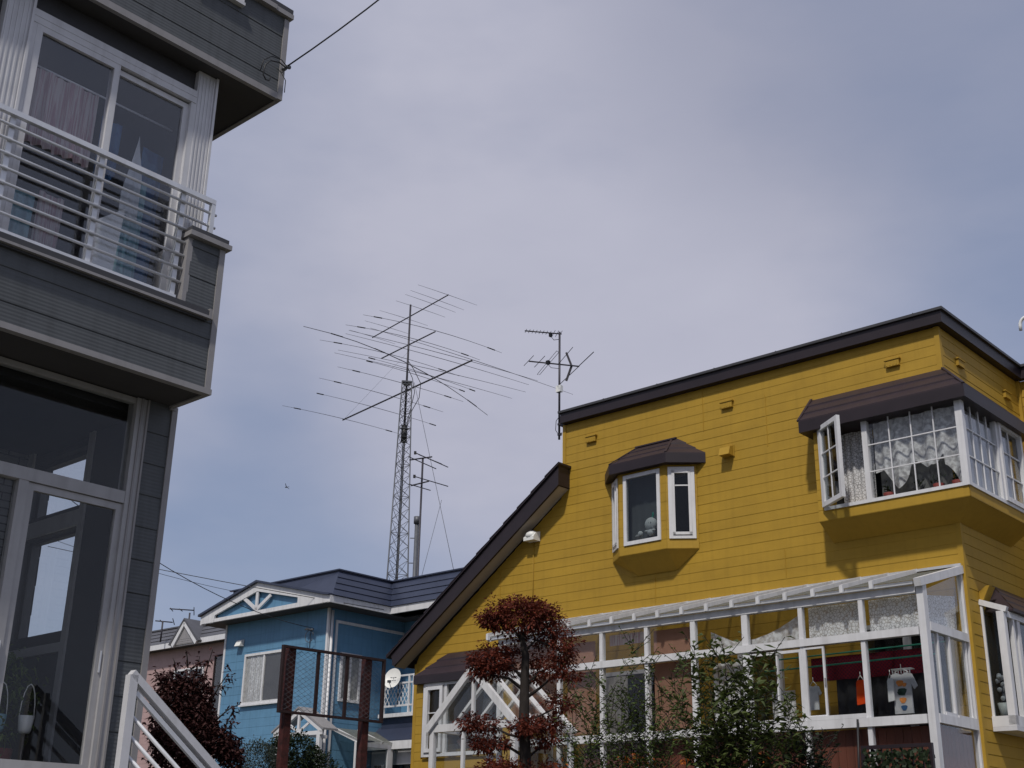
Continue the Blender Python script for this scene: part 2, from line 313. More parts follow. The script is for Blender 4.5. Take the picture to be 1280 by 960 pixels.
# ---------------------------------------------------------------- mesh helpers
class MB:
    def __init__(s): s.v = []; s.f = []; s.sm = []
    def add(s, vs_, fs_, smooth=False):
        k = len(s.v); s.v += [tuple(x) for x in vs_]
        for f in fs_: s.f.append(tuple(i+k for i in f)); s.sm.append(smooth)
        return s
    def box(s, x0, x1, y0, y1, z0, z1):
        if x0 > x1: x0, x1 = x1, x0
        if y0 > y1: y0, y1 = y1, y0
        if z0 > z1: z0, z1 = z1, z0
        return s.add([(x, y, z) for z in (z0, z1) for y in (y0, y1) for x in (x0, x1)],
                     [(0, 2, 3, 1), (4, 5, 7, 6), (0, 1, 5, 4), (2, 6, 7, 3), (0, 4, 6, 2), (1, 3, 7, 5)])
    def hexa(s, a, b):     # two matching quads
        return s.add(list(a)+list(b), [(3, 2, 1, 0), (4, 5, 6, 7), (0, 1, 5, 4), (1, 2, 6, 5), (2, 3, 7, 6), (3, 0, 4, 7)])
    def prism(s, pts, vec):
        n = len(pts); vec = Vector(vec)
        P = [Vector(p) for p in pts]
        return s.add(P+[p+vec for p in P], [tuple(range(n))[::-1], tuple(range(n, 2*n))]+[(i, (i+1) % n, (i+1) % n+n, i+n) for i in range(n)])
    def face(s, pts): return s.add(pts, [tuple(range(len(pts)))])
    def bar(s, p0, p1, w_, h_, up=(0, 0, 1)):      # rectangular bar; w across, h along up
        p0, p1, up = Vector(p0), Vector(p1), Vector(up)
        d = (p1-p0).normalized()
        sd = d.cross(up)
        if sd.length < 1e-4: sd = d.cross(Vector((1, 0, 0)))
        sd.normalize(); upn = sd.cross(d).normalized()
        a, b = sd*w_/2, upn*h_/2
        return s.hexa([p0-a-b, p0+a-b, p0+a+b, p0-a+b], [p1-a-b, p1+a-b, p1+a+b, p1-a+b])
    def tube(s, pts, r, seg=6, cap=True):
        P = [Vector(p) for p in pts]; rs = r if isinstance(r, (list, tuple)) else [r]*len(P)
        k = len(s.v); prev = None
        for i, p in enumerate(P):
            d = (P[min(i+1, len(P)-1)]-P[max(i-1, 0)]).normalized()
            if prev is None:
                a = d.cross(Vector((0, 0, 1)))
                if a.length < 1e-3: a = d.cross(Vector((1, 0, 0)))
            else: a = prev - d*prev.dot(d)
            a.normalize(); b = d.cross(a); prev = a
            for j in range(seg):
                t = 2*math.pi*j/seg
                s.v.append(tuple(p + (a*math.cos(t)+b*math.sin(t))*rs[i]))
        for i in range(len(P)-1):
            for j in range(seg):
                q = (j+1) % seg
                s.f.append((k+i*seg+j, k+i*seg+q, k+(i+1)*seg+q, k+(i+1)*seg+j)); s.sm.append(True)
        if cap:
            s.f.append(tuple(k+j for j in range(seg))[::-1]); s.sm.append(False)
            s.f.append(tuple(k+(len(P)-1)*seg+j for j in range(seg))); s.sm.append(False)
        return s
    def ball(s, c, rx, ry=None, rz=None, n=10, m=8, jit=0):
        ry = ry or rx; rz = rz or rx; c = Vector(c); k = len(s.v)
        for i in range(m+1):
            th = math.pi*i/m
            for j in range(n):
                ph = 2*math.pi*j/n; q = 1+random.uniform(-jit, jit)
                s.v.append((c.x+rx*q*math.sin(th)*math.cos(ph), c.y+ry*q*math.sin(th)*math.sin(ph), c.z+rz*q*math.cos(th)))
        for i in range(m):
            for j in range(n):
                q = (j+1) % n
                s.f.append((k+i*n+j, k+(i+1)*n+j, k+(i+1)*n+q, k+i*n+q)); s.sm.append(True)
        return s
    def boards(s, P, d, nrm, z0, z1, pitch, s0, s1, t=0.011, phase=0.0, drop=0.003):
        """lapped siding on a vertical wall: P origin (x, y), d along, nrm outwards; s0(z), s1(z) give its two ends"""
        P, d, nrm = Vector((*P, 0)), Vector((*d, 0)), Vector((*nrm, 0))
        z = z0-phase
        while z < z1-1e-4:
            a, b = max(z, z0), min(z+pitch, z1)
            if b-a > 0.004:
                def pt(sv, zz, o): q = P+d*sv+nrm*o; return (q.x, q.y, zz)
                jt = random.uniform(-0.0008, 0.0008)
                A0, A1, B0, B1 = s0(a), s1(a), s0(b), s1(b)
                g = min(0.009, (b-a)*0.3)
                s.add([pt(A0, a, drop), pt(A1, a, drop), pt(A1, a+g, t+jt), pt(A0, a+g, t+jt), pt(B1, b, t*0.72+jt), pt(B0, b, t*0.72+jt)],
                      [(0, 1, 2, 3), (3, 2, 4, 5)])
            z += pitch
        return s
    def build(s, name, m, parent=None, smooth=None):
        me = bpy.data.meshes.new(name)
        me.from_pydata(s.v, [], s.f); me.update()
        me.polygons.foreach_set('use_smooth', s.sm if smooth is None else [smooth]*len(s.f))
        o = bpy.data.objects.new(name, me); COL.objects.link(o)
        me.materials.append(MT[m] if isinstance(m, str) else m)
        if parent: o.parent = parent
        return o
def tag(o, label=None, cat=None, group=None, kind=None):
    if label: o['label'] = label
    if cat: o['category'] = cat
    if group: o['group'] = group
    if kind: o['kind'] = kind
    return o
def thing(name, label, cat, loc=(0, 0, 0), rz=0.0, group=None):
    o = bpy.data.objects.new(name, None); COL.objects.link(o)
    o.location = loc; o.rotation_euler = (0, 0, rz); o.empty_display_size = 0.3
    return tag(o, label, cat, group)
def house(name, label, cat, O):
    return thing(name, label, cat, (O.x, O.y, 0), YAW)
def wavy(mb, x0, x1, y, z0, z1, amp=0.02, waves=8, nx=60, axis='x', top=None, bot=None, nz=8, gather=1.0):
    """hanging cloth in folds between two ends, upper and lower edge given or curved"""
    k = len(mb.v); ph = random.uniform(0, 6)
    for i in range(nx+1):
        t = i/nx; xx = x0+(x1-x0)*t
        zt = top(t) if top else z1; zb = bot(t) if bot else z0
        for j in range(nz+1):
            v = j/nz
            o = amp*math.sin(2*math.pi*waves*t+ph+0.7*math.sin(5*t+v*1.3))*(0.35+0.65*(1-v))+amp*0.5*math.sin(2*math.pi*waves*0.37*t+v)
            zz = zb+(zt-zb)*v
            mb.v.append((xx, y+o, zz) if axis == 'x' else (y+o, xx, zz))
    for i in range(nx):
        for j in range(nz):
            a = k+i*(nz+1)+j
            mb.f.append((a, a+nz+1, a+nz+2, a+1)); mb.sm.append(True)
    return mb
def rect_frame(mb, axis, c, a0, a1, z0, z1, wd, d0, d1):
    """four bars round an opening lying on axis = c plane; a is the horizontal coordinate; depth d0..d1"""
    def bx(p, q, r_, t): 
        if axis == 'y': mb.box(p, q, c+d0, c+d1, r_, t)
        else: mb.box(c+d0, c+d1, p, q, r_, t)
    bx(a0, a0+wd, z0, z1); bx(a1-wd, a1, z0, z1); bx(a0+wd, a1-wd, z0, z0+wd); bx(a0+wd, a1-wd, z1-wd, z1)
    return mb

# ================================================================ ground and road
g = MB(); g.face([(-700, -300, 0), (700, -300, 0), (700, 1100, 0), (-700, 1100, 0)])
tag(g.build('ground', 'soil'), kind='structure')
def strip(u0, u1, q0, q1, z, name, m, h=None):
    c = [U*a+Q*b for a, b in ((u0, q0), (u1, q0), (u1, q1), (u0, q1))]
    mb = MB()
    if h: mb.prism([(p.x, p.y, z) for p in c], (0, 0, h))
    else: mb.face([(p.x, p.y, z) for p in c])
    return tag(mb.build(name, m), kind='structure')
strip(-1.6, 4.6, -60, 60, 0.004, 'road', 'asphalt')
strip(-1.75, -1.6, -60, 60, 0, 'kerb', 'concrete', 0.12)

def slab(mb, axis, c0, c1, a0, a1, z0, z1, holes):
    """wall slab between c0 and c1 on its normal axis with rectangular holes (a_lo, a_hi, z_lo, z_hi)"""
    xs = sorted({a0, a1, *[h[0] for h in holes], *[h[1] for h in holes]}); zs = sorted({z0, z1, *[h[2] for h in holes], *[h[3] for h in holes]})
    for i in range(len(xs)-1):
        for j in range(len(zs)-1):
            cx, cz = (xs[i]+xs[i+1])/2, (zs[j]+zs[j+1])/2
            if any(h[0] < cx < h[1] and h[2] < cz < h[3] for h in holes): continue
            if axis == 'y': mb.box(xs[i], xs[i+1], c0, c1, zs[j], zs[j+1])
            else: mb.box(c0, c1, xs[i], xs[i+1], zs[j], zs[j+1])
def boards_h(mb, P, d, nrm, z0, z1, pitch, a0, a1, holes, **k):
    """siding with holes; a0/a1 constants or functions of z"""
    f0 = a0 if callable(a0) else (lambda z: a0); f1 = a1 if callable(a1) else (lambda z: a1)
    z = z0
    while z < z1-1e-4:
        b = min(z+pitch, z1); mid = (z+b)/2
        hs = sorted([h for h in holes if h[2] < mid < h[3]])
        cuts = [f0] + [x for h in hs for x in ((lambda q, v=h[0]: v), (lambda q, v=h[1]: v))] + [f1]
        for i in range(0, len(cuts), 2):
            mb.boards(P, d, nrm, z, b, pitch, cuts[i], cuts[i+1], **k)
        z += pitch
    return mb
def window_panel(parent, axis, c, a0, a1, z0, z1, sign, wd=0.045, cols=1, rows=1, fname='window_frame', depth=0.05, gm='glass', mm=0.012, m='white'):
    """frame, muntins and one pane; sign is the outward direction along the axis"""
    mb = MB(); rect_frame(mb, axis, c, a0, a1, z0, z1, wd, 0, sign*depth)
    ia0, ia1, iz0, iz1 = a0+wd, a1-wd, z0+wd, z1-wd
    for i in range(1, cols):
        p = ia0+(ia1-ia0)*i/cols
        mb.box(p-mm/2, p+mm/2, c+sign*.012, c+sign*(.012+mm), iz0, iz1) if axis == 'y' else mb.box(c+sign*.012, c+sign*(.012+mm), p-mm/2, p+mm/2, iz0, iz1)
    for j in range(1, rows):
        q = iz0+(iz1-iz0)*j/rows
        mb.box(ia0, ia1, c+sign*.011, c+sign*(.013+mm), q-mm/2, q+mm/2) if axis == 'y' else mb.box(c+sign*.011, c+sign*(.013+mm), ia0, ia1, q-mm/2, q+mm/2)
    f = mb.build(fname, m, parent)
    g_ = MB(); 
    if axis == 'y': g_.box(ia0, ia1, c+sign*.004, c+sign*.009, iz0, iz1)
    else: g_.box(c+sign*.004, c+sign*.009, ia0, ia1, iz0, iz1)
    gp = g_.build('pane', gm, parent)
    return f, gp

# ================================================================ yellow house
YO = at(1205.5, 713, 14.5)
py = locator(YO)
YH = house('yellow_house', 'mustard yellow house with dark brown parapet, bay windows and a long glazed lean-to', 'house', YO)
FH = [(-4.70, -3.55, 5.58, 6.50), (-1.30, -0.15, 5.60, 6.46), (-4.95, -4.02, 3.08, 3.92), (-1.2, -0.25, 2.3, 4.15), (-7.9, -6.6, 3.1, 4.0)]
SH = [(0.15, 1.20, 5.60, 6.46)]
mb = MB()
slab(mb, 'y', 0.004, 0.15, -5.7, 0, 0, 7.6, [h for h in FH if h[0] > -5.7])
slab(mb, 'y', 0.004, 0.15, -8.6, -5.7, 0, 4.4, [h for h in FH if h[0] < -5.7])
mb.prism([(-8.6, .004, 4.4), (-5.7, .004, 4.4), (-5.7, .004, 6.5)], (0, .146, 0))
slab(mb, 'x', -0.15, -0.004, 0.15, 2.4, 0, 7.6, SH)
slab(mb, 'x', -5.7, -5.55, 0.15, 2.4, 4.5, 7.6, [])
slab(mb, 'x', -8.6, -8.45, 0.15, 9.0, 0, 4.4, [])
slab(mb, 'y', 2.405, 2.55, -5.7, .75, 0, 7.6, [])
slab(mb, 'x', .60, .75, 2.55, 9, 0, 7.6, []); slab(mb, 'x', -5.7, -5.55, 2.55, 9, 0, 7.6, []); slab(mb, 'y', 8.85, 9, -8.6, .60, 0, 4.4, []); slab(mb, 'y', 8.85, 9, -5.55, .60, 4.4, 7.6, [])
body = mb.build('wall', 'yellow', YH)
mb = MB()
SL = 0.715
def rk(z): return -8.6 if z < 4.46 else (min(-5.7, -8.6+(z-4.46)/SL) if z < 6.56 else -5.7)
boards_h(mb, (0, 0), (1, 0), (0, -1), 0.0, 7.6, 0.125, rk, 0, FH, t=.0065)
boards_h(mb, (0, 0), (0, 1), (1, 0), 0.0, 7.6, 0.125, 0, 2.4, SH)
boards_h(mb, (0, 2.4), (1, 0), (0, -1), 0.0, 7.6, 0.125, 0.0, .75, [])
mb.box(-0.045, 0.016, -0.016, 0.045, 0, 7.6)
mb.box(-5.715, -5.66, -0.016, 0.03, 6.6, 7.6)
mb.box(-0.006, 0.05, 2.34, 2.402, 0, 7.6)
for x in (-8.615,): mb.box(x, x+.06, -0.016, 0.05, 0, 4.4)
for xj, za, zb in ((-4.14, 4.8, 5.2), (-6.9, 4.9, 5.6), (-2.2, 4.9, 5.25), (-2.35, 6.6, 7.3), (-7.3, 1, 3), (-3.3, 7.0, 7.6)):
    mb.box(xj, xj+.006, -.013, -.002, za, zb)
sid = mb.build('siding', 'yellow', YH)
# inner floors and rooms
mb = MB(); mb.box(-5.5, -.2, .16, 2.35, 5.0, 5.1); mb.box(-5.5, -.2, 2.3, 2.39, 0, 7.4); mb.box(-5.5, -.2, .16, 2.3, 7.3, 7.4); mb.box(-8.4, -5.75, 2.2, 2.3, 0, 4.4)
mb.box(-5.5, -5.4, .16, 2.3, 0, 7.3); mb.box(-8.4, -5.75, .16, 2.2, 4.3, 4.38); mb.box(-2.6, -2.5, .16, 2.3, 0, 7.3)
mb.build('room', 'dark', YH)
mb = MB(); mb.box(-5.6, -.06, 0.16, 2.41, 7.45, 7.60); mb.box(-5.6, .65, 2.56, 8.84, 7.45, 7.60); mb.build('flat_roof', 'grey_dark', YH)
# parapet
mb = MB()
mb.box(-5.69, 0.10, -0.10, -0.004, 7.608, 7.757); mb.box(0.004, 0.10, -0.004, 2.30, 7.608, 7.757)
mb.box(0.004, .85, 2.30, 2.404, 7.608, 7.757); mb.box(-5.78, -5.704, -0.004, 9, 7.608, 7.757)
mb.box(-5.70, -0.0, -.004, .05, 7.608, 7.757); mb.box(-.05, .004, .05, 2.4, 7.608, 7.757)
mb.build('parapet_fascia', 'brown', YH)
mb = MB()
mb.box(-5.72, 0.13, -0.13, 0.05, 7.757, 7.790); mb.box(-0.05, 0.13, 0.05, 2.27, 7.757, 7.790)
mb.box(-0.05, .88, 2.27, 2.5, 7.758, 7.792); mb.box(-5.81, -5.65, 0.05, 9, 7.757, 7.790)
for i in range(1, 7): mb.box(-5.80+i*.93, -5.81+i*.93, -.134, .052, 7.752, 7.796)
mb.build('parapet_cap', 'grey_dark', YH)
# rake roof
def rz(x): return 6.90+(x+5.59)*SL
mb = MB()
mb.prism([(-5.59, -.26, rz(-5.59)), (-8.90, -.26, rz(-8.90)), (-8.82, -.26, rz(-8.82)-.23), (-5.59, -.26, rz(-5.59)-.275)], (0, .035, 0))
mb.prism([(-5.59, -.225, 6.9), (-5.62, -.225, 6.9), (-5.62, -.225, 6.62), (-5.59, -.225, 6.625)], (0, .219, 0))
mb.box(-8.90, -8.87, -.225, 9, rz(-8.90)-.15, rz(-8.90)-.02)
mb.build('rake_fascia', 'brown', YH)
mb = MB()
mb.prism([(-5.62, -.225, rz(-5.62)-.265), (-8.84, -.225, rz(-8.84)-.225), (-8.84, -.225, rz(-8.84)-.212), (-5.62, -.225, rz(-5.62)-.25)], (0, .222, 0))
mb.build('rake_soffit', 'beige_soffit', YH)
mb = MB()
mb.prism([(-5.56, -.29, rz(-5.56)+.025), (-8.97, -.29, rz(-8.97)+.025), (-8.97, -.29, rz(-8.97)+.002), (-5.56, -.29, rz(-5.56)+.002)], (0, 9.3, 0))
nst = 13
for i in range(nst):
    x = -8.97+3.41*(i+0.5)/nst
    mb.prism([(x-.13, -.295, rz(x-.13)+.028), (x+.13, -.295, rz(x+.13)+.028), (x+.13, -.295, rz(x+.13)+.031), (x-.13, -.295, rz(x-.13)+.052)], (0, 9.3, 0))
mb.build('lower_roof', 'brown', YH)
# vents
for xv, yv, ax in ((-5.18, 0, 0), (-2.91, 0, 0), (-0.58, 0, 0), (0, 0.50, 1), (0, 1.92, 1)):
    mb = MB()
    if ax == 0:
        mb.box(xv-.085, xv+.085, -.045, -.004, 7.235, 7.315); mb.box(xv-.10, xv+.10, -.055, -.004, 7.315, 7.33)
        for k in range(4): mb.box(xv-.075+.04*k, xv-.06+.04*k, -.049, -.045, 7.245, 7.29)
    else:
        mb.box(.004, .045, yv-.085, yv+.085, 7.235, 7.315); mb.box(.004, .055, yv-.1, yv+.1, 7.315, 7.33)
    mb.build('eave_vent', 'yellow', YH)
mb = MB()
mb.prism([(-3.0, -.012, 6.71), (-3.0, -.10, 6.68), (-3.0, -.14, 6.57), (-3.0, -.012, 6.57)], (.155, 0, 0)); mb.box(-3.01, -2.835, -.02, -.01, 6.56, 6.72)
mb.build('vent_hood', 'yellow', YH)
a = py(659, 672, 'y', -.10); mb = MB()
mb.prism([(a.x-.02, -.012, a.z+.08), (a.x-.02, -.10, a.z+.06), (a.x-.02, -.16, a.z-.01), (a.x-.02, -.16, a.z-.06), (a.x-.02, -.012, a.z-.06)], (.19, 0, 0))
mb.ball((a.x+.075, -.09, a.z+.02), .10, .09, .07)
mb.build('vent_hood', 'white_plastic', YH)['label'] = 'white dome vent hood on the yellow gable wall'
mb = MB(); mb.tube([(a.x+.05, -.02, a.z-.06), (a.x+.05, -.02, 4.85)], .006, 5); mb.build('cable', 'yellow', YH)
# downpipe / white edge strip on the upper left corner
mb = MB(); mb.box(-5.735, -5.717, -.01, .04, 6.75, 7.5); mb.build('corner_strip', 'white', YH)

# ---- small canted bay
W0, F0, F1, W1 = (-4.82, -.012), (-4.53, -.25), (-3.76, -.25), (-3.43, -.012)
mb = MB()
zl, zt_ = 5.435, 6.60
outer = [W0, F0, F1, W1]
for a, b in ((W0, F0), (F0, F1), (F1, W1)):
    d = Vector(b)-Vector(a); ln = d.length; d.normalize(); nr = (d.y, -d.x)
    mb.boards(a, (d.x, d.y), nr, zl, 5.56, .125, lambda z: 0, lambda z, l=ln: l, t=.006)
    e = 0.085 if (a, b) == (F0, F1) else 0.055
    for p, q in ((0, e), (ln-e, ln)):
        mb.boards(a, (d.x, d.y), nr, 5.56, zt_, .125, lambda z, p=p: p, lambda z, q=q: q, t=.005)
    ins = Vector(nr)*-.05
    for p, q, z0_, z1_ in ((0, ln, zl, 5.55), (0, e, 5.55, zt_), (ln-e, ln, 5.55, zt_), (0, ln, 6.53, zt_+.02)):
        A_ = Vector(a)+d*p; B_ = Vector(a)+d*q
        mb.hexa([(A_.x, A_.y, z0_), (B_.x, B_.y, z0_), (B_.x+ins.x, B_.y+ins.y, z0_), (A_.x+ins.x, A_.y+ins.y, z0_)],
                [(A_.x, A_.y, z1_), (B_.x, B_.y, z1_), (B_.x+ins.x, B_.y+ins.y, z1_), (A_.x+ins.x, A_.y+ins.y, z1_)])
low = [(-4.53, -.013, 5.20), (-4.40, -.02, 5.20), (-3.90, -.02, 5.20), (-3.78, -.013, 5.20)]
up_ = [(*p, zl) for p in outer]
k = len(mb.v); mb.add(up_+low, [(0, 1, 5, 4), (1, 2, 6, 5), (2, 3, 7, 6)])
mb.add([(x, y, 5.52) for x, y in outer], [(0, 1, 2, 3)])
bay = mb.build('bay_window', 'yellow', YH); bay['label'] = 'small canted bay window with yellow base'
def cant_window(a, b, e, nm, mid=None, wd=.05, z0=5.565, z1=6.53):
    d = Vector(b)-Vector(a); ln = d.length; d.normalize(); nr = Vector((d.y, -d.x))
    def P(s_, o): q = Vector(a)+d*s_+nr*o; return q.x, q.y
    def hb(m_, s0, s1, o0, o1, za, zb):
        c = [P(s0, o1), P(s1, o1), P(s1, o0), P(s0, o0)]
        m_.hexa([(*q, za) for q in c], [(*q, zb) for q in c])
    m_ = MB()
    for s0, s1, za, zb in ((e, e+wd, z0, z1), (ln-e-wd, ln-e, z0, z1), (e+wd, ln-e-wd, z0, z0+wd), (e+wd, ln-e-wd, z1-wd, z1)): hb(m_, s0, s1, -.03, .022, za, zb)
    if mid:
        for s0, s1, za, zb in ((e+wd, e+wd+.035, z0+wd, z1-wd), (ln-e-wd-.035, ln-e-wd, z0+wd, z1-wd), (e+wd, ln-e-wd, z0+wd, z0+wd+.035), (e+wd, ln-e-wd, z1-wd-.035, z1-wd)): hb(m_, s0, s1, -.02, .034, za, zb)
        hb(m_, e+wd, ln-e-wd, -.01, .012, mid-.008, mid+.008)
    m_.build('window_frame', 'white', bay)
    g_ = MB(); hb(g_, e+wd, ln-e-wd, -.004, .001, z0+wd, z1-wd); g_.build('pane', 'glass_dark', bay)
cant_window(W0, F0, .045, 'l', 6.3); cant_window(F0, F1, .085, 'c'); cant_window(F1, W1, .03, 'r', 6.28)
RW0, RF0, RF1, RW1 = (-4.95, -.013), (-4.62, -.35), (-3.68, -.35), (-3.28, -.013)
mb = MB()
ring = [RW0, RF0, RF1, RW1]
mb.prism([(x, y, 6.565) for x, y in ring], (0, 0, .125))
mb.build('bay_fascia', 'brown', bay)
mb = MB()
top = [(-4.40, -.013, 6.985), (-4.37, -.016, 6.985), (-3.80, -.016, 6.985), (-3.72, -.013, 6.985)]
base = [(x, y, 6.69) for x, y in ring]
for k in range(3):
    t0, t1 = k/3, (k+1)/3
    lo = [Vector(b)*(1-t0)+Vector(t)*t0 for b, t in zip(base, top)]; hi = [Vector(b)*(1-t1)+Vector(t)*t1 for b, t in zip(base, top)]
    off = Vector((0, 0, .014))
    mb.add([p+off for p in lo]+[p for p in hi]+lo, [(0, 1, 5, 4), (1, 2, 6, 5), (2, 3, 7, 6), (8, 9, 1, 0), (9, 10, 2, 1), (10, 11, 3, 2)])
for i in (1, 2): mb.bar(Vector(base[i])+Vector((0, 0, .02)), Vector(top[i])+Vector((0, 0, .01)), .03, .012)
mb.bar((top[0][0], -.03, 6.99), (top[3][0], -.03, 6.99), .03, .02)
mb.build('bay_roof', 'maroon', bay)

# ---- large corner bay
BX0, BX1, BY0, BY1 = -1.53, 0.29, -0.33, 1.45
mb = MB()
mb.boards((BX0, BY0), (1, 0), (0, -1), 5.41, 5.54, .13, lambda z: 0, lambda z: BX1-BX0, t=.006)
mb.boards((BX1, BY0), (0, 1), (1, 0), 5.41, 5.54, .13, lambda z: 0, lambda z: BY1-BY0, t=.006)
mb.boards((BX0, BY0), (1, 0), (0, -1), 5.54, 6.6, .125, lambda z: 0, lambda z: .085, t=.006)
mb.box(BX0, BX1, BY0+.003, -.012, 5.415, 5.535); mb.box(.012, BX1-.003, -.012, BY1, 5.415, 5.535)
mb.box(BX0, BX0+.08, BY0+.003, -.012, 5.535, 6.6)
mb.box(.012, BX1-.003, BY1-.05, BY1, 5.535, 6.6)
mb.add([(BX0, BY0, 5.412), (BX1, BY0, 5.412), (.013, -.013, 5.22), (BX0, -.013, 5.22), (BX1, BY1, 5.412), (.013, BY1, 5.22), (BX0, -.013, 5.412), (.013, BY1, 5.412)],
       [(0, 1, 2, 3), (1, 4, 5, 2), (0, 3, 6), (4, 7, 5)])
bb = mb.build('bay_window', 'yellow', YH); bb['label'] = 'large corner bay window with one casement open'
fr_ = MB()
yF, xS = BY0, BX1
fr_.box(-1.445, .235, yF-.02, yF+.05, 5.535, 5.575); fr_.box(-1.445, .235, yF-.02, yF+.05, 6.54, 6.585)
fr_.box(-1.445, -1.405, yF-.02, yF+.05, 5.575, 6.54); fr_.box(-.90, -.835, yF-.02, yF+.05, 5.575, 6.54)
fr_.box(.232, .312, yF-.024, yF+.055, 5.535, 6.585)
fr_.box(xS-.04, xS+.02, yF+.055, 1.40, 5.535, 5.575); fr_.box(xS-.04, xS+.02, yF+.055, 1.40, 6.54, 6.585)
fr_.box(xS-.04, xS+.02, .60, .66, 5.575, 6.54); fr_.box(xS-.04, xS+.02, 1.36, 1.40, 5.575, 6.54)
fr_.build('window_frame', 'white', bb)
def muntins(mb, axis, c, a0, a1, z0, z1, cols, rows, w_=.013):
    for i in range(1, cols):
        p = a0+(a1-a0)*i/cols
        mb.box(p-w_/2, p+w_/2, c-.006, c+.006, z0, z1) if axis == 'y' else mb.box(c-.006, c+.006, p-w_/2, p+w_/2, z0, z1)
    for j in range(1, rows):
        q = z0+(z1-z0)*j/rows
        mb.box(a0, a1, c-.007, c+.007, q-w_/2, q+w_/2) if axis == 'y' else mb.box(c-.007, c+.007, a0, a1, q-w_/2, q+w_/2)
mb = MB(); muntins(mb, 'y', yF+.002, -.835, .232, 5.575, 6.54, 4, 3); mb.build('muntin', 'white', bb)
mb = MB(); muntins(mb, 'x', xS-.002, yF+.055, .60, 5.575, 6.54, 4, 3); mb.build('muntin', 'white', bb)
mb = MB(); muntins(mb, 'x', xS-.002, .72, 1.30, 5.635, 6.48, 2, 3); rect_frame(mb, 'x', xS+.02, .66, 1.36, 5.575, 6.54, .055, -.03, .02); mb.build('casement', 'white', bb)
for bx_ in ((-.835, .232, yF+.010, yF+.015, 5.575, 6.54),): MB().box(*bx_).build('pane', 'glass', bb)
MB().box(xS-.015, xS-.010, yF+.055, .60, 5.575, 6.54).build('pane', 'glass', bb)
MB().box(xS-.015, xS-.010, .66, 1.36, 5.6, 6.52).build('pane', 'glass', bb)
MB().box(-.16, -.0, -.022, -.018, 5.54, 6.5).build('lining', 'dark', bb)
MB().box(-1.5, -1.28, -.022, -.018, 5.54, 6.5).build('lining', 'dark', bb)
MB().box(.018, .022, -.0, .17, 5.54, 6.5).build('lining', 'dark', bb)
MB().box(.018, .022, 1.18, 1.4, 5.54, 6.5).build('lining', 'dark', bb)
# open casement, hinged at its left edge
cs = bpy.data.objects.new('tmp', None)
mb = MB(); W_ = .50
ang = math.atan2(-.34, .48)
def swing(m_, lst):
    for p in m_.v[lst:]: pass
mbs = MB(); rect_frame(mbs, 'y', 0, 0, W_, 5.565, 6.55, .055, -.02, .025); muntins(mbs, 'y', -.004, .055, W_-.055, 5.62, 6.495, 2, 3)
mbg = MB().box(.05, W_-.05, .006, .011, 5.61, 6.5)
for m_ in (mbs, mbg):
    c_, s_ = math.cos(ang), math.sin(ang)
    m_.v = [(-1.44+x*c_-y*s_, yF-.035+x*s_+y*c_, z) for x, y, z in m_.v]
oc = mbs.build('casement', 'white', bb); oc['label'] = 'open casement swung outwards'
mbg.build('pane', 'glass_dark', bb)
# its roof
FX0, FX1, FY0, FY1 = -1.66, .40, -.44, 1.56
zb_, zm_, zh_ = 6.515, 6.655, 7.06
mb = MB()
mb.box(FX0, FX1, FY0, -.012, zb_, zm_); mb.box(.012, FX1, -.012, FY1, zb_, zm_)
mb.build('bay_fascia', 'brown', bb)
mb = MB()
for k in range(3):
    t0, t1 = k/3, (k+1)/3
    def P(t, o=0):
        y_ = FY0*(1-t)+(-.013)*t; x_ = FX1*(1-t)+.013*t; z_ = zm_*(1-t)+zh_*t+o
        xl = FX0*(1-t)+(-1.69)*t
        return [(xl, y_, z_), (x_, y_, z_), (x_, FY1*(1-t)+1.50*t, z_)]
    a_, b_, c_ = P(t0, .02), P(t1, 0), P(t0, 0)
    mb.add(a_+b_+c_, [(0, 1, 4, 3), (1, 2, 5, 4), (6, 7, 1, 0), (7, 8, 2, 1)])
mb.add([(FX0, FY0, zm_), (-1.69, -.013, zh_), (-1.69, -.013, zm_)], [(0, 1, 2)])
mb.add([(FX1, FY1, zm_), (.013, 1.5, zh_), (.013, 1.5, zm_)], [(0, 1, 2)])
mb.bar((FX1, FY0, zm_+.015), (.013, -.013, zh_+.012), .035, .015)
mb.bar((FX0-.004, FY0, zm_+.012), (-1.69, -.016, zh_+.01), .03, .02)
mb.build('bay_roof', 'maroon', bb)

# ---- kitchen bay at the far left
mb = MB()
KX0, KX1, KY = -8.25, -6.15, -.30
mb.boards((KX0, KY), (1, 0), (0, -1), 2.45, 4.06, .125, lambda z: 0, lambda z: .14, t=.006)
mb.boards((KX0, KY), (1, 0), (0, -1), 2.45, 2.98, .125, lambda z: 0, lambda z: KX1-KX0, t=.006)
mb.boards((KX1-.4, KY), (1, 0), (0, -1), 2.98, 4.06, .125, lambda z: 0, lambda z: .4, t=.006)
mb.box(KX0, KX1, KY+.003, -.012, 2.45, 2.98); mb.box(KX0, KX0+.12, KY+.003, -.012, 2.98, 4.06); mb.box(KX1-.4, KX1, KY+.003, -.012, 2.98, 4.06)
mb.boards((KX0, -.012), (0, -1), (-1, 0), 2.45, 4.06, .125, lambda z: 0, lambda z: .288, t=.004)
kb = mb.build('bay_window', 'yellow', YH); kb['label'] = 'low kitchen bay window with maroon roof'
window_panel(kb, 'y', KY, -8.06, -6.56, 3.00, 4.04, -1, .05, gm='glass_dark')
mb = MB(); rect_frame(mb, 'y', KY-.05, -8.00, -7.66, 3.06, 3.98, .05, -.02, .03); mb.box(-7.95, -7.71, KY-.045, KY-.03, 3.60, 3.615); mb.box(-7.64, -7.59, KY-.045, KY+.02, 3.05, 3.99); mb.build('casement', 'white', kb)
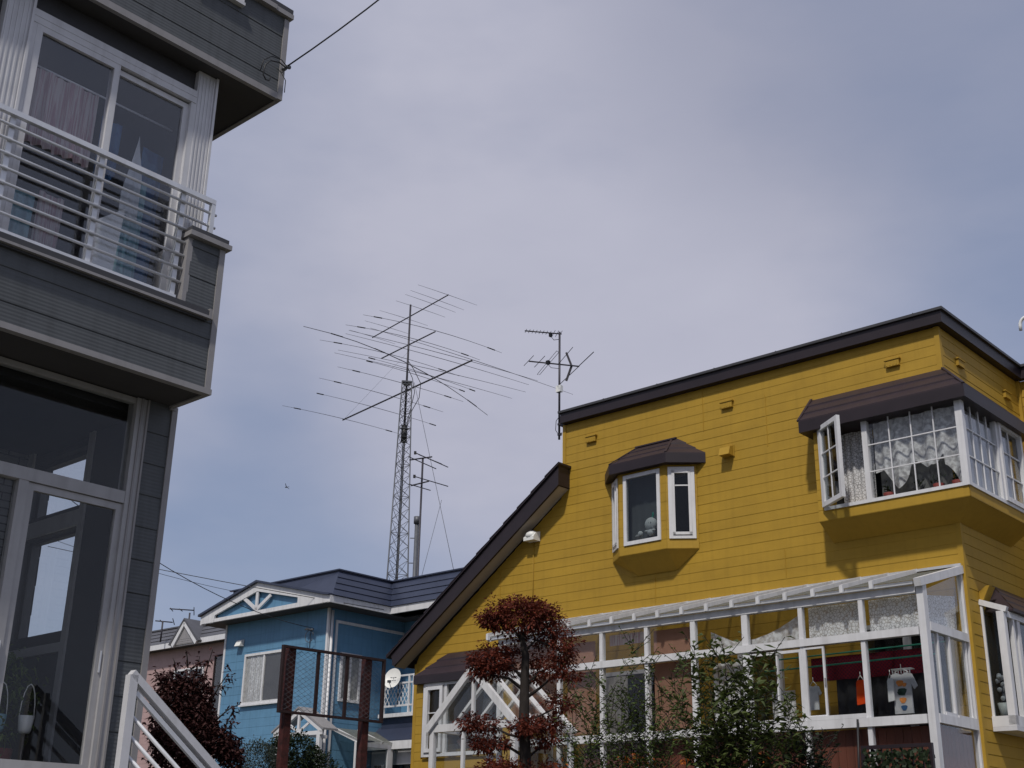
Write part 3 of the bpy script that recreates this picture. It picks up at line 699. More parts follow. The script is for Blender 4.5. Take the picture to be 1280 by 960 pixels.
mb = MB(); mb.box(-8.24, -6.0, -.39, -.012, 4.03, 4.135); mb.build('bay_fascia', 'brown', kb)
mb = MB()
for k in range(3):
    t0, t1 = k/3, (k+1)/3
    def P(t, o=0): return [(-8.24*(1-t)-7.92*t, -.39*(1-t)-.013*t, 4.135*(1-t)+4.50*t+o), (-6.0, -.39*(1-t)-.013*t, 4.135*(1-t)+4.50*t+o)]
    a_, b_, c_ = P(t0, .018), P(t1), P(t0)
    mb.add(a_+b_+c_, [(0, 1, 3, 2), (4, 5, 1, 0)])
mb.add([(-8.24, -.39, 4.135), (-7.92, -.013, 4.5), (-8.24, -.013, 4.135)], [(0, 1, 2)])
mb.build('bay_roof', 'maroon', kb)
mb = MB(); mb.box(-7.5, -7.3, KY+.1, KY+.13, 3.06, 3.32); 
MB().prism([(-7.5, KY+.1, 3.2), (-7.36, KY+.1, 3.08), (-7.22, KY+.1, 3.18), (-7.36, KY+.1, 3.34)], (0, .02, 0)).build('paper_notice', 'brown_paper', kb)

# ---- inner windows on the wall inside the lean-to
window_panel(YH, 'y', -.012, -5.0, -3.97, 3.02, 3.97, -1, .05, gm='glass_dark', fname='window_frame', m='cream')
mb = MB(); rect_frame(mb, 'y', -.012, -1.25, -.2, 2.3, 4.2, .05, 0, -.05); mb.box(-.76, -.68, -.062, -.012, 2.35, 4.15); mb.build('window_frame', 'cream', YH)
MB().box(-1.2, -.25, -.02, -.014, 2.35, 4.15).build('pane', 'glass_dark', YH)
window_panel(YH, 'y', -.012, -2.9, -2.3, 3.1, 4.1, -1, .06, gm='glass_dark', m='cream')

# ---- the long glazed lean-to
SR = MB()
YF = -1.05
posts = [(-5.90, .05), (-4.89, .05), (-4.21, .05), (-3.53, .05), (-2.86, .065), (-2.16, .075), (-1.45, .05), (-.73, .05)]
for x, w_ in posts: SR.box(x-w_/2, x+w_/2, YF-.03, YF+.03, .25, 4.30)
SR.box(-.09, -.015, YF-.04, YF+.05, .25, 4.42)
SR.box(-5.925, -.10, YF-.035, YF+.04, 4.285, 4.36)
SR.box(-5.925, -.10, YF-.045, YF+.04, 3.855, 3.935)
SR.box(-5.925, -.10, YF-.050, YF+.045, 2.975, 3.065)
SR.box(-5.925, -.10, YF-.06, YF+.06, .15, .25)
sun_room = SR.build('lean_to', 'white', YH); sun_room['label'] = 'long glazed lean-to with white aluminium posts'
for i, (z0_, z1_, n_) in enumerate(((3.935, 4.285, 'u'), (3.065, 3.855, 'm'), (.25, 2.975, 'l'))):
    for j in range(8):
        xa = posts[j][0]+posts[j][1]/2; xb = (posts[j+1][0]-posts[j+1][1]/2) if j < 7 else -.10
        MB().box(xa, xb, YF-.004, YF+.001, z0_, z1_).build('pane', 'glass', sun_room)
# sliding sashes
mb = MB()
def sash(mb, a, b, y_, z0=3.065, z1=3.855, w_=.03):
    rect_frame(mb, 'y', y_, a, b, z0, z1, w_, -.012, .012)
sash(mb, -2.12, -1.46, YF-.022, 3.075, 3.83); sash(mb, -1.43, -1.19, YF-.02, 3.10, 3.84, .022); mb.box(-1.78, -1.76, YF-.03, YF, 3.1, 3.82)
mb.box(-1.43, -.755, YF-.05, YF-.03, 3.066, 3.11)
mb.build('sash', 'white', sun_room)
mb = MB(); mb.box(-1.20, -1.185, YF-.045, YF-.03, 3.42, 3.50); mb.build('latch', 'grey_trim', sun_room)
# right end
mb = MB()
xe = -.05
mb.box(xe-.03, xe+.03, -.055, -.014, .25, 4.72)
mb.box(xe-.03, xe+.04, YF+.06, -.055, 3.90, 3.99); mb.box(xe-.03, xe+.04, YF+.06, -.055, 2.985, 3.075)
mb.bar((xe+.01, YF-.10, 4.375), (xe+.01, -.015, 4.70), .075, .085)
mb.box(xe-.02, xe+.02, -.82, -.79, 3.075, 3.90); mb.box(xe-.01, xe+.03, -.56, -.53, 3.075, 3.90); mb.box(xe-.01, xe+.03, -.80, -.56, 3.075, 3.11); mb.box(xe-.02, xe+.02, -.12, -.10, 3.075, 3.90)
mb.box(xe-.03, xe+.04, -.52, -.08, 3.075, 3.10)
mb.build('end_frame', 'white', sun_room)
MB().prism([(xe, YF+.06, 3.99), (xe, -.055, 3.99), (xe, -.055, 4.64), (xe, YF+.06, 4.32)], (.005, 0, 0)).build('pane', 'glass', sun_room)
MB().box(xe, xe+.005, YF+.06, -.055, 3.075, 3.90).build('pane', 'glass', sun_room)
MB().box(xe, xe+.005, YF+.06, -.055, .25, 2.985).build('pane', 'glass', sun_room)
mb = MB(); xl_ = -5.90
mb.box(xl_-.03, xl_+.03, -.055, -.014, .25, 4.70); mb.box(xl_-.03, xl_+.03, YF+.03, -.055, 3.87, 3.93); mb.box(xl_-.03, xl_+.03, YF+.03, -.055, 2.98, 3.06)
mb.bar((xl_-.14, YF-.10, 4.375), (xl_-.14, -.015, 4.70), .05, .07)
mb.build('end_frame', 'white', sun_room)
# rafters and roof panels
for i in range(18):
    x = -6.04+i*.3436
    if i == 17: continue
    mb = MB(); mb.bar((x, YF-.12, 4.425), (x, -.015, 4.755), .030, .045); mb.box(x-.02, x+.02, YF-.13, YF-.10, 4.36, 4.44)
    mb.build('rafter', 'white', sun_room)
mb = MB()
mb.hexa([(-6.05, YF-.10, 4.40), (-.03, YF-.10, 4.40), (-.03, -.02, 4.725), (-6.05, -.02, 4.725)], [(-6.05, YF-.10, 4.406), (-.03, YF-.10, 4.406), (-.03, -.02, 4.731), (-6.05, -.02, 4.731)])
mb.build('roof_panel', 'roof_glass', sun_room)
mb = MB(); mb.box(-6.06, -.02, -.05, -.014, 4.735, 4.765); mb.box(-6.05, -.10, YF-.085, YF-.03, 4.365, 4.40); mb.build('flashing', 'alu', sun_room)
# boarded lower panels
mb = MB()
x = -5.85
while x < -.12:
    if not (-5.9 < x < -4.6): mb.box(x, x+.088, YF+.075, YF+.09, .25, 2.965)
    x += .092
y_ = YF+.1
while y_ < -.08:
    mb.box(xe-.06, xe-.045, y_, y_+.085, .25, 2.975); y_ += .092
mb.build('board_panel', 'wood_red', sun_room)

# ---- glazed entrance vestibule with its pointed roof
VX0, VX1, VXM, VY, ZE, ZR = -6.00, -4.66, -5.33, -2.15, 3.17, 3.80
mb = MB()
for x in (VX0, VX1): mb.box(x-.035, x+.035, VY-.03, VY+.03, .2, ZE); 
for x in (VX0, VX1): mb.box(x-.03, x+.03, -1.15, -1.09, .2, ZE); mb.box(x-.03, x+.03, VY+.03, -1.15, 3.10, ZE); mb.box(x-.03, x+.03, VY+.03, -1.15, 1.9, 1.95)
mb.box(VX0+.035, VX1-.035, VY-.03, VY+.03, 3.09, ZE+.01)
mb.box(VXM-.02, VXM+.02, VY-.02, VY+.02, ZE, ZR-.04)
mb.box(VX0+.5, VX0+.54, VY-.02, VY+.02, .2, 3.09)
mb.box(VXM-.03, VXM+.03, VY-.06, -1.08, ZR-.035, ZR+.01)
ve = mb.build('vestibule', 'white', YH); ve['label'] = 'glazed entrance vestibule with a pointed glass roof'
for k, yy in enumerate((VY-.04, VY+.34, VY+.70, -1.11)):
    mb = MB()
    ov = .07
    w2 = .085 if k == 0 else .035
    mb.bar((VXM-.01, yy, ZR), (VX0-ov, yy, ZE-ov*.94+.01), .05, w2, (0, 0, 1)); mb.bar((VXM+.01, yy, ZR), (VX1+ov, yy, ZE-ov*.94+.01), .05, w2, (0, 0, 1))
    mb.build('rafter', 'white', ve)
for xa in (VX0-.12, VX1+.12):
    MB().hexa([(VXM, VY-.02, ZR-.02), (VXM, -1.11, ZR-.02), (xa, -1.11, ZE-.11), (xa, VY-.02, ZE-.11)], [(VXM, VY-.02, ZR-.015), (VXM, -1.11, ZR-.015), (xa, -1.11, ZE-.105), (xa, VY-.02, ZE-.105)]).build('pane', 'glass', ve)
MB().prism([(VX0, VY, ZE+.01), (VX1, VY, ZE+.01), (VXM, VY, ZR-.03)], (0, .005, 0)).build('pane', 'glass', ve)
MB().box(VX0+.035, VX1-.035, VY, VY+.005, .2, 3.09).build('pane', 'glass', ve)
for x in (VX0, VX1): MB().box(x-.003, x+.003, VY+.03, -1.15, .2, 3.10).build('pane', 'glass', ve)

# ---- glazed box window low on the side wall
mb = MB()
mb.box(.19, .27, .26, .34, 3.06, 4.26); mb.bar((.008, .30, 4.385), (.30, .30, 4.275), .06, .06); mb.box(.013, .27, .26, .33, 3.045, 3.155)
mb.box(.20, .27, .34, 2.39, 3.045, 3.155); mb.box(.22, .27, .50, .55, 3.155, 4.25); mb.box(.22, .27, .62, .70, 3.155, 4.25); mb.box(.20, .28, .34, 2.39, 4.20, 4.27); mb.box(.013, .04, .28, .31, 3.155, 4.36)
sb = mb.build('box_window', 'white', YH); sb['label'] = 'white box window low on the shaded side wall'
MB().box(.04, .19, .298, .302, 3.155, 4.30).build('pane', 'glass_dark', sb)
MB().box(.243, .247, .55, 2.39, 3.155, 4.20).build('pane', 'glass_dark', sb)
MB().box(.013, .05, .34, 2.39, 3.16, 4.25).build('backboard', 'dark', sb)
MB().box(.013, .27, .26, 2.39, 3.0, 3.044).build('sill', 'cream', sb)
mb = MB()
for k in range(3):
    t0, t1 = k/3, (k+1)/3
    def P(t, o=0): return [(.33*(1-t)+.013*t, .40*(1-t)+.72*t, 4.29*(1-t)+4.64*t+o), (.33*(1-t)+.013*t, 2.39, 4.29*(1-t)+4.64*t+o)]
    a_, b_, c_ = P(t0, .016), P(t1), P(t0)
    mb.add(a_+b_+c_, [(0, 1, 3, 2), (4, 5, 1, 0)])
mb.add([(.33, .40, 4.29), (.013, .72, 4.64), (.013, .40, 4.29)], [(0, 1, 2)])
mb.box(.013, .33, .40, 2.39, 4.272, 4.29)
mb.build('roof', 'maroon', sb)
MB().prism([(.013, .30, 4.50), (.10, .30, 4.56), (.14, .30, 4.56), (.05, .30, 4.40), (.013, .30, 4.40)], (0, .16, 0)).build('bracket', 'yellow', sb)

# white curved vent pipe on the wing roof
a = py(1276, 413, 'y', 3.0)
mb = MB(); pts = [(a.x, 3.0, a.z)]
for k in range(11):
    t = math.pi*k/10; pts.append((a.x+.10-.10*math.cos(t), 3.0, a.z+.07+.11*math.sin(t)))
pts.append((a.x+.20, 3.0, 7.6)); mb.tube(pts, .022, 10); vp = mb.build('vent_pipe', 'white_plastic', YH)

# ================================================================ grey house on the left (x outwards to the street, y along its face)
GO = at(218.2, 510.4, 9.6)
pg = locator(GO)
GH = house('grey_house', 'dark grey sided house close on the left with white framed windows and a projecting balcony', 'house', GO)
PT = 0.245
ZS1 = 4.862
# ground storey: front wall with the big door window, end wall with its own window
mb = MB()
mb.box(-.15, -.004, -.235, -.003, 0, ZS1)                       # corner pier
mb.box(-.15, -.004, -9, -.235, 0, 2.02); mb.box(-.15, -.004, -9, -4.4, 2.02, ZS1)
slab(mb, 'y', -.15, -.004, -6, -.15, 0, ZS1, [(-1.80, -.80, 3.20, 4.04), (-1.80, -.80, 4.22, 4.72)])
mb.box(-6, -.15, -9, -8.85, 0, 11); mb.box(-6, -5.85, -8.85, -.15, 0, 11)
# upper storey (balcony door wall) and the overhanging top block
mb.box(.10, .245, -.33, -.18, 5.3, 7.6); mb.box(.10, .245, -9, -1.95, 5.3, 7.6)
mb.box(-6, .10, -.33, -.18, 4.9, 7.6)
mb.box(-6, .476, -9, .345, 7.66, 8.46)
mb.box(-6, .456, -9, -.034, ZS1+.02, 5.40)                        # balcony floor and apron
mb.box(.30, .456, -.31, -.034, 5.40, 6.08)
mb.build('wall', 'grey_dark', GH)
mb = MB()
mb.boards((0, -.235), (0, 1), (1, 0), 1.75, ZS1, PT, lambda z: 0, lambda z: .235, t=.012, phase=.08)
mb.boards((0, -9), (0, 1), (1, 0), 0, 2.02, PT, lambda z: 0, lambda z: 8.765, t=.012)
mb.boards((0, 0), (-1, 0), (0, 1), 0, ZS1, PT, lambda z: 0, lambda z: .80, t=.012)
mb.boards((0, 0), (-1, 0), (0, 1), 0, 3.20, PT, lambda z: .80, lambda z: 6, t=.012)
mb.boards((0, 0), (-1, 0), (0, 1), 3.20, ZS1, PT, lambda z: 1.80, lambda z: 6, t=.012)
mb.boards((.46, -9), (0, 1), (1, 0), ZS1+.035, 5.42, PT, lambda z: 0, lambda z: 8.965, t=.012, phase=.10)
mb.boards((.46, -.31), (0, 1), (1, 0), 5.42, 6.07, PT, lambda z: 0, lambda z: .275, t=.012, phase=.165)
mb.boards((.46, -.034), (-1, 0), (0, 1), ZS1+.035, 6.07, PT, lambda z: 0, lambda z: 1.2 if z < 5.42 else .16, t=.012, phase=.10)
mb.boards((.48, -9), (0, 1), (1, 0), 7.68, 8.45, .221, lambda z: 0, lambda z: 9.345, t=.012, phase=.095)
mb.boards((.48, .345), (-1, 0), (0, 1), 7.68, 8.45, .221, lambda z: 0, lambda z: 6, t=.012, phase=.095)
mb.build('siding', 'grey', GH)
# soffits
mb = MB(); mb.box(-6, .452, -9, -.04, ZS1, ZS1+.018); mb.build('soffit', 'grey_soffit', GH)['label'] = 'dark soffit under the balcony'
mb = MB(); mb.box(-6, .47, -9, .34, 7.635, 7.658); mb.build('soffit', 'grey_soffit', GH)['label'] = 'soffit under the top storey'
# trims
mb = MB()
mb.box(-.03, .022, -.028, .020, 0, ZS1)                             # pier corner
mb.box(.43, .482, -.062, -.012, ZS1, 6.06)                          # balcony corner
mb.box(.44, .50, -9, -.012, ZS1-.012, ZS1+.032); mb.box(-6, .44, -.055, -.012, ZS1-.012, ZS1+.032)
mb.box(.46, .502, .318, .368, 7.63, 8.44)                           # top block corner
mb.box(.46, .500, -9, .318, 7.625, 7.685); mb.box(-6, .46, .325, .365, 7.625, 7.685)
mb.box(.03, .47, -.345, -.30, 5.46, 6.06)                            # pier edge on the balcony side
mb.box(-.006, .03, -.05, -.0, ZS1-.03, ZS1-.013)
mb.build('corner_trim', 'grey_trim', GH)
mb = MB()
mb.box(.24, .52, -.36, .02, 6.065, 6.105); mb.box(.44, .53, -9, -.10, 5.435, 5.455); mb.box(.40, .53, -.125, -.10, 5.455, 5.515)
mb.box(.36, .53, .20, .39, 8.455, 8.50) ; mb.box(.36, .54, -9, .20, 8.455, 8.50)
mb.build('coping', 'grey_trim', GH)
mb = MB()
mb.box(.26, .50, -.345, -.0, 6.105, 6.15); mb.box(.30, .53, -9, .38, 8.50, 8.545); mb.box(.24, .500, -9, -.125, 5.42, 5.47); mb.box(.505, .525, -9, -.125, 5.456, 5.50)  # the charcoal upstand paints the shaded gap inside the sill channel
mb.build('flashing', 'grey_dark', GH)
mb = MB(); a = pg(290, 0, 'x', .50)
mb.box(.49, .54, -.62, -.12, 8.30, 8.33); mb.box(.49, .52, -.62, -.12, 8.33, 8.45); mb.build('vent_hood', 'cream', GH)
# --- balcony door window
XW = .30
mb = MB()
for y0, y1 in ((-.345, -.165), (-1.97, -1.765)):                     # ribbed shutter columns
    mb = MB()
    mb.box(XW-.06, XW+.03, y0, y1, 5.46, 7.632)
    n_ = 5
    for k in range(n_): mb.box(XW+.03, XW+.036, y0+.012+k*(y1-y0-.02)/n_, y0+.026+k*(y1-y0-.02)/n_, 5.46, 7.60)
    mb.box(XW+.03, XW+.05, y1-.02, y1, 5.46, 7.63)
    mb.build('shutter_box', 'cream', GH)
mb = MB(); mb.box(XW-.05, XW-.02, -1.765, -.345, 7.43, 7.632); mb.build('transom_panel', 'grey_dark', GH)
mb = MB()
mb.box(XW-.05, XW+.035, -1.765, -.345, 7.315, 7.43); mb.box(XW-.05, XW+.035, -1.765, -.345, 5.46, 5.56)
mb.box(XW-.05, XW+.03, -1.765, -1.725, 5.56, 7.315); mb.box(XW-.05, XW+.03, -.385, -.345, 5.56, 7.315)
mb.box(XW+.035, XW+.038, -1.765, -.345, 7.37, 7.374)
wf = mb.build('window_frame', 'cream', GH); wf['label'] = 'white frame of the balcony door'
mb = MB(); rect_frame(mb, 'x', XW+.02, -1.725, -1.03, 5.56, 7.315, .05, -.02, .012); mb.build('sash', 'cream', wf)
mb = MB(); rect_frame(mb, 'x', XW-.015, -1.08, -.385, 5.56, 7.30, .045, -.02, .012); mb.build('sash', 'cream', wf)
MB().box(XW+.005, XW+.010, -1.68, -1.07, 5.60, 7.27).build('pane', 'glass_up', wf)
MB().box(XW-.025, XW-.020, -1.04, -.42, 5.60, 7.27).build('pane', 'glass_up', wf)
# dark room behind the balcony door
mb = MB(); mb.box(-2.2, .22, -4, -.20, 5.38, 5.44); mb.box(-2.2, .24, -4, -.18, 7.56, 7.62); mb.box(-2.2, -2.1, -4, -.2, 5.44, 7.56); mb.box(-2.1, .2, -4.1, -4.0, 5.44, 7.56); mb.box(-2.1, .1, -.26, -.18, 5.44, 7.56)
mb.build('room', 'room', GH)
# --- railing
XR = .43
RL = MB()
RL.box(XR-.02, XR+.02, -4.2, -.125, 6.435, 6.475)
RL.box(XR-.02, XR+.02, -4.2, -.385, 5.53, 5.56)
rl = RL.build('railing', 'alu', GH); rl['label'] = 'horizontal bar balcony railing'
for yp in (-.40, -1.11, -1.81, -2.52, -3.2): 
    mb = MB(); mb.box(XR-.055, XR-.012, yp-.02, yp+.02, 5.50, 6.434); mb.build('post', 'alu', rl)
mb = MB(); mb.box(XR-.022, XR+.018, -.16, -.125, 6.15, 6.434); mb.build('post', 'alu', rl)
for k in range(7):
    z_ = 6.355-.112*k
    mb = MB(); mb.tube([(XR, -4.2, z_), (XR, -.10 if k < 2 else -.315, z_)], .0115, 8); mb.build('bar', 'alu', rl)
# --- ground storey glazing
XD = -.02
DF = MB()
DF.box(XD-.08, XD+.04, -.335, -.235, 2.02, ZS1-.01)
DF.box(XD-.05, XD+.035, -4.4, -.335, 4.025, 4.115)
DF.box(XD-.05, XD+.035, -4.4, -.335, 2.02, 2.13)
DF.box(XD-.05, XD+.02, -4.4, -.335, ZS1-.05, ZS1-.01)
for yp in (-1.115, -2.2, -3.3, -4.4): DF.box(XD-.05, XD+.03, yp-.035, yp+.035, 2.13, ZS1-.05 if yp < -2 else 4.025)
df = DF.build('window_frame', 'cream_shaded', GH); df['label'] = 'tall white frame of the glazed porch'
mb = MB(); rect_frame(mb, 'x', XD+.0, -1.08, -.335, 2.13, 4.02, .05, -.02, .018); mb.build('sash', 'cream_shaded', df)
mb = MB(); mb.box(XD+.03, XD+.045, -1.125, -1.105, 2.75, 2.92); mb.build('handle', 'alu', df); mb = MB(); mb.box(XD+.02, XD+.03, -.362, -.352, 2.80, 2.95); mb.build('handle', 'alu', df)
mb = MB(); mb.box(XD+.04, XD+.055, -.25, -.235, 2.02, ZS1-.01); mb.box(XD+.04, XD+.05, -.30, -.285, 2.02, ZS1-.01); mb.build('edge_trim', 'grey_trim', df)
MB().box(XD-.01, XD-.006, -4.4, -.335, 4.115, ZS1-.05).build('pane', 'glass', df)
MB().box(XD-.004, XD-.0, -1.04, -.38, 2.17, 3.98).build('pane', 'glass', df)
MB().box(XD-.02, XD-.016, -4.4, -1.15, 2.13, 4.025).build('pane', 'glass', df)
# end-wall window of the porch seen through the front glass
mb = MB()
rect_frame(mb, 'y', -.09, -1.81, -.79, 3.19, 4.73, .05, 0, .07); mb.box(-1.76, -.84, -.085, -.03, 4.02, 4.24)
mb.box(-1.82, -.78, -.17, -.152, 3.12, 3.19)
mb.build('window_frame', 'grey_dark', GH)['label'] = 'inner frame of the porch end window'
MB().box(-1.76, -.84, -.06, -.056, 3.24, 4.02).build('pane', 'glass', GH)
MB().box(-1.76, -.84, -.06, -.056, 4.24, 4.68).build('pane', 'glass', GH)
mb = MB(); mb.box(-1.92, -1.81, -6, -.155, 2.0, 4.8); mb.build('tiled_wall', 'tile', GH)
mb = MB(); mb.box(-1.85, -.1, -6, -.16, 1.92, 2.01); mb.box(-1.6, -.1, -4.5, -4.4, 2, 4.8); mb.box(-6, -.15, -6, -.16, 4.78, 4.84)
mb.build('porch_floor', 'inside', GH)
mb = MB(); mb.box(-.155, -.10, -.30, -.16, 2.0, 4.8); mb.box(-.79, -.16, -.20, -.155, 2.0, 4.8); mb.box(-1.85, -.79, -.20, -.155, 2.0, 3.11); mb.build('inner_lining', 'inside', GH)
mb = MB(); mb.box(-1.80, -1.71, -.225, -.205, 3.05, 4.78); mb.box(-.83, -.76, -.225, -.205, 2.05, 4.78); mb.box(-1.71, -.83, -.225, -.205, 4.02, 4.15); mb.box(-1.71, -.83, -.225, -.205, 3.04, 3.11); mb.box(-1.80, -1.71, -.225, -.205, 2.05, 3.05)
mb.build('window_lining', 'cream_shaded', GH)
# outdoor porch slab and steps
mb = MB(); mb.box(.03, 1.25, -4.4, -.45, 0, 1.76)
for k in range(8): mb.box(.03, 1.25, -.45+.24*k, -.45+.24*(k+1), 0, 1.76-.205*(k+1))
tag(mb.build('porch_steps', 'concrete'), 'pale concrete steps rising to the grey house porch', 'steps')
o = bpy.data.objects['porch_steps']; o.location = (GO.x, GO.y, 0); o.rotation_euler = (0, 0, YAW)

# handrail on the steps
SX = .62
RG = thing('stair_railing', 'white metal stair railing sloping down beside the grey house door', 'railing', (GO.x, GO.y, 0), YAW)
a = pg(166, 838, 'x', SX); b = pg(270, 958, 'x', SX)
sl_ = (b.z-a.z)/(b.y-a.y)
def rz_(y, dz=0): return a.z+(y-a.y)*sl_+dz
mb = MB()
ye = a.y+2.3
mb.bar((SX, a.y-.01, rz_(a.y-.01, -.025)), (SX, ye, rz_(ye, -.025)), .06, .05); mb.build('handrail', 'cream', RG)
mb = MB(); mb.bar((SX, a.y+.04, rz_(a.y, -.14)), (SX, ye, rz_(ye, -.10)), .03, .03); mb.build('lower_rail', 'alu', RG)
for yy in (a.y+.0, a.y+1.1, ye): MB().box(SX-.03, SX+.03, yy-.03, yy+.03, .3 if yy > a.y+.2 else 1.7, rz_(yy, -.03)).build('post', 'cream', RG)
MB().box(SX-.10, SX-.07, a.y+.05, a.y+.08, 1.7, rz_(a.y, -.06)).build('post', 'alu', RG)
for k in range(6):
    dz = -.265-.125*k
    MB().tube([(SX, a.y+.03, rz_(a.y+.03, dz)), (SX, ye, rz_(ye, dz))], .014, 8).build('bar', 'alu', RG)

# curtains and washing hung behind the balcony door
def gthing(mb, name, m, label, cat, group=None, parentO=GO):
    o = mb.build(name, m); o.location = (parentO.x, parentO.y, 0); o.rotation_euler = (0, 0, YAW)
    return tag(o, label, cat, group)
gthing(wavy(MB(), -1.72, -1.09, .16, 6.45, 7.08, .022, 8, 80, 'y'), 'curtain', 'pinkcloth', 'pink and white striped curtain gathered behind the left pane of the balcony door', 'curtain')
gthing(wavy(MB(), -.74, -.55, .10, 5.62, 6.55, .018, 3, 40, 'y'), 'curtain', 'aqua', 'pale aqua curtain hanging behind the right pane of the balcony door', 'curtain')
gthing(wavy(MB(), -.60, -.40, .05, 5.6, 6.9, .015, 2, 30, 'y'), 'curtain', 'bluecloth', 'dark blue curtain at the right edge of the balcony door', 'curtain')
gthing(wavy(MB(), -1.02, -.84, .12, 6.35, 6.95, .02, 3, 30, 'y', bot=lambda t: 6.35+.25*abs(t-.4)), 'hanging_shirt', 'bluecloth', 'blue shirt hanging behind the right pane of the balcony door', 'shirt')
gthing(wavy(MB(), -.78, -.62, .14, 6.2, 6.9, .012, 2, 30, 'y', top=lambda t: 6.93-.9*abs(t-.6)), 'hanging_towel', 'whitecloth', 'white towel hanging in a point behind the right pane of the balcony door', 'towel')
gthing(MB().tube([(.16, -1.74, 7.09), (.16, -.42, 7.09)], .008, 6), 'curtain_rail', 'alu', 'thin pale rail above the curtains of the balcony door', 'rail')
gthing(wavy(MB(), -1.35, -1.15, .0, 5.66, 6.2, .02, 3, 30, 'y'), 'hanging_shirt', 'pinkcloth', 'patterned pink shirt low behind the left pane of the balcony door', 'shirt')
gthing(wavy(MB(), -1.60, -1.40, .05, 5.62, 6.12, .02, 3, 30, 'y'), 'hanging_shirt', 'aqua', 'pale green shirt low behind the left pane of the balcony door', 'shirt')
gthing(MB().prism([(.2, -1.02, 5.62), (.2, -.80, 5.62), (.2, -.76, 6.22), (.2, -1.0, 6.02)], (.01, 0, 0)), 'white_board', 'white_plastic', 'white board leaning behind the lower part of the balcony door', 'board')
# things on the porch
FS = thing('flower_stand', 'dark folding plant stand inside the glazed porch', 'plant stand', (GO.x, GO.y, 0), YAW)
mb = MB(); mb.box(-1.15, -.85, -1.25, -.40, 2.62, 2.645); mb.build('shelf', 'grey_dark', FS)
for yy in (-1.2, -.83, -.45):
    mb = MB(); mb.tube([(-1.12, yy-.08, 2.62), (-.88, yy+.08, 2.01)], .008, 5); mb.tube([(-.88, yy-.08, 2.62), (-1.12, yy+.08, 2.01)], .008, 5); mb.build('leg', 'grey_dark', FS)
for i, (xx, yy, m_, lb) in enumerate(((-.55, -.55, 'white_plastic', 'small white hanging basket pot nearest the door handle of the porch'), (-.62, -.72, 'aqua', 'pale green handled pot beside the white pot in the porch'))):
    PTH = thing('flower_pot', lb, 'flower pot', (GO.x, GO.y, 0), YAW)
    mb = MB(); mb.tube([(xx, yy, 2.40), (xx, yy, 2.42), (xx, yy, 2.52)], [.035, .045, .055], 12); mb.build('pot', m_, PTH)
    mb = MB(); mb.tube([(xx, yy-.055+.055*(1-math.cos(math.pi*k/8)), 2.52+.22*math.sin(math.pi*k/8)) for k in range(9)], .004, 5); mb.build('handle', 'white_plastic', PTH)
    mb = MB(); mb.tube([(xx, yy, 2.0), (xx, yy, 2.40)], .012, 6); mb.build('stand', 'grey_dark', PTH)

# ================================================================ blue house
BO = at(412.2, 760.4, 28)
pb = locator(BO)
BH = house('blue_house', 'bright blue boarded house with white bargeboards and a dark navy mansard roof', 'house', BO)
mb = MB()
mb.box(-3.72, -.004, .004, 5.9, 0, 6.95); mb.box(-.004, 4.5, 2.28, 8, 0, 6.95); mb.box(-3.72, -.004, 5.9, 8, 0, 6.95)
mb.build('wall', 'blue', BH)
mb = MB()
BW = [(-2.86, -1.45, 4.9, 6.02)]
boards_h(mb, (0, 0), (1, 0), (0, -1), 0, 6.85, .19, -3.72, 0, BW, t=.006)
boards_h(mb, (0, 0), (0, 1), (1, 0), 0, 6.85, .19, 0, 2.27, [], t=.006)
boards_h(mb, (0, 2.27), (1, 0), (0, -1), 0, 6.85, .19, 0.02, 4.5, [], t=.006)
mb.build('siding', 'blue', BH)
mb = MB(); mb.box(-3.76, -3.70, -.025, .03, 0, 6.8); mb.box(-.04, .02, -.025, .03, 0, 6.8); mb.box(-.01, .03, .19, .25, 0, 6.56); mb.box(-.01, .03, .25, 2.25, 6.50, 6.56)
mb.build('corner_trim', 'white', BH)
mb = MB(); mb.tube([(.05, .06, .2), (.05, .06, 6.75)], .03, 8); mb.build('downpipe', 'white', BH)
# soffits
mb = MB(); mb.box(-4.2, .45, -.42, .0, 6.80, 6.82); mb.box(.0, .45, .0, 1.85, 6.80, 6.82); mb.box(.0, 5, 1.85, 2.28, 6.80, 6.82); mb.box(-4.2, -3.7, 0, 8, 6.8, 6.82); mb.build('soffit', 'grey_soffit', BH)
# bargeboards and pediment
YP = -.42
apex = (-2.12, 7.56); lf = (-4.22, 7.00); rt = (.28, 6.93)
mb = MB()
mb.prism([(-4.25, YP, 6.80), (-3.72, YP, 6.80), (-3.70, YP, 6.98), (-2.12, YP, 7.36), (-.62, YP, 7.04), (-.62, YP, 6.82), (.45, YP, 6.80), (.45, YP, 6.96), (.28, YP, 6.99), (-2.12, YP, 7.56), (-4.25, YP, 7.00)], (0, .05, 0))
mb.prism([(-3.70, YP, 6.80), (-.62, YP, 6.82), (-.62, YP, 6.92), (-3.70, YP, 6.90)], (0, .05, 0))
pd = mb.build('bargeboard', 'white', BH)
mb = MB(); mb.box(-2.17, -2.08, YP+.01, YP+.04, 6.90, 7.38); mb.bar((-2.12, YP+.025, 6.94), (-2.62, YP+.025, 7.26), .03, .08); mb.bar((-2.12, YP+.025, 6.94), (-1.62, YP+.025, 7.22), .03, .08); mb.build('strut', 'white', pd)
mb = MB(); mb.prism([(-3.7, YP+.09, 6.84), (-.5, YP+.09, 6.84), (-.5, YP+.09, 7.06), (-2.12, YP+.09, 7.42), (-3.7, YP+.09, 7.0)], (0, .02, 0)); mb.build('pediment', 'blue', BH)
mb = MB()
mb.box(.45, .50, YP, 1.40, 6.81, 6.97); mb.box(.50, 5, 1.35, 1.40, 6.81, 6.97)
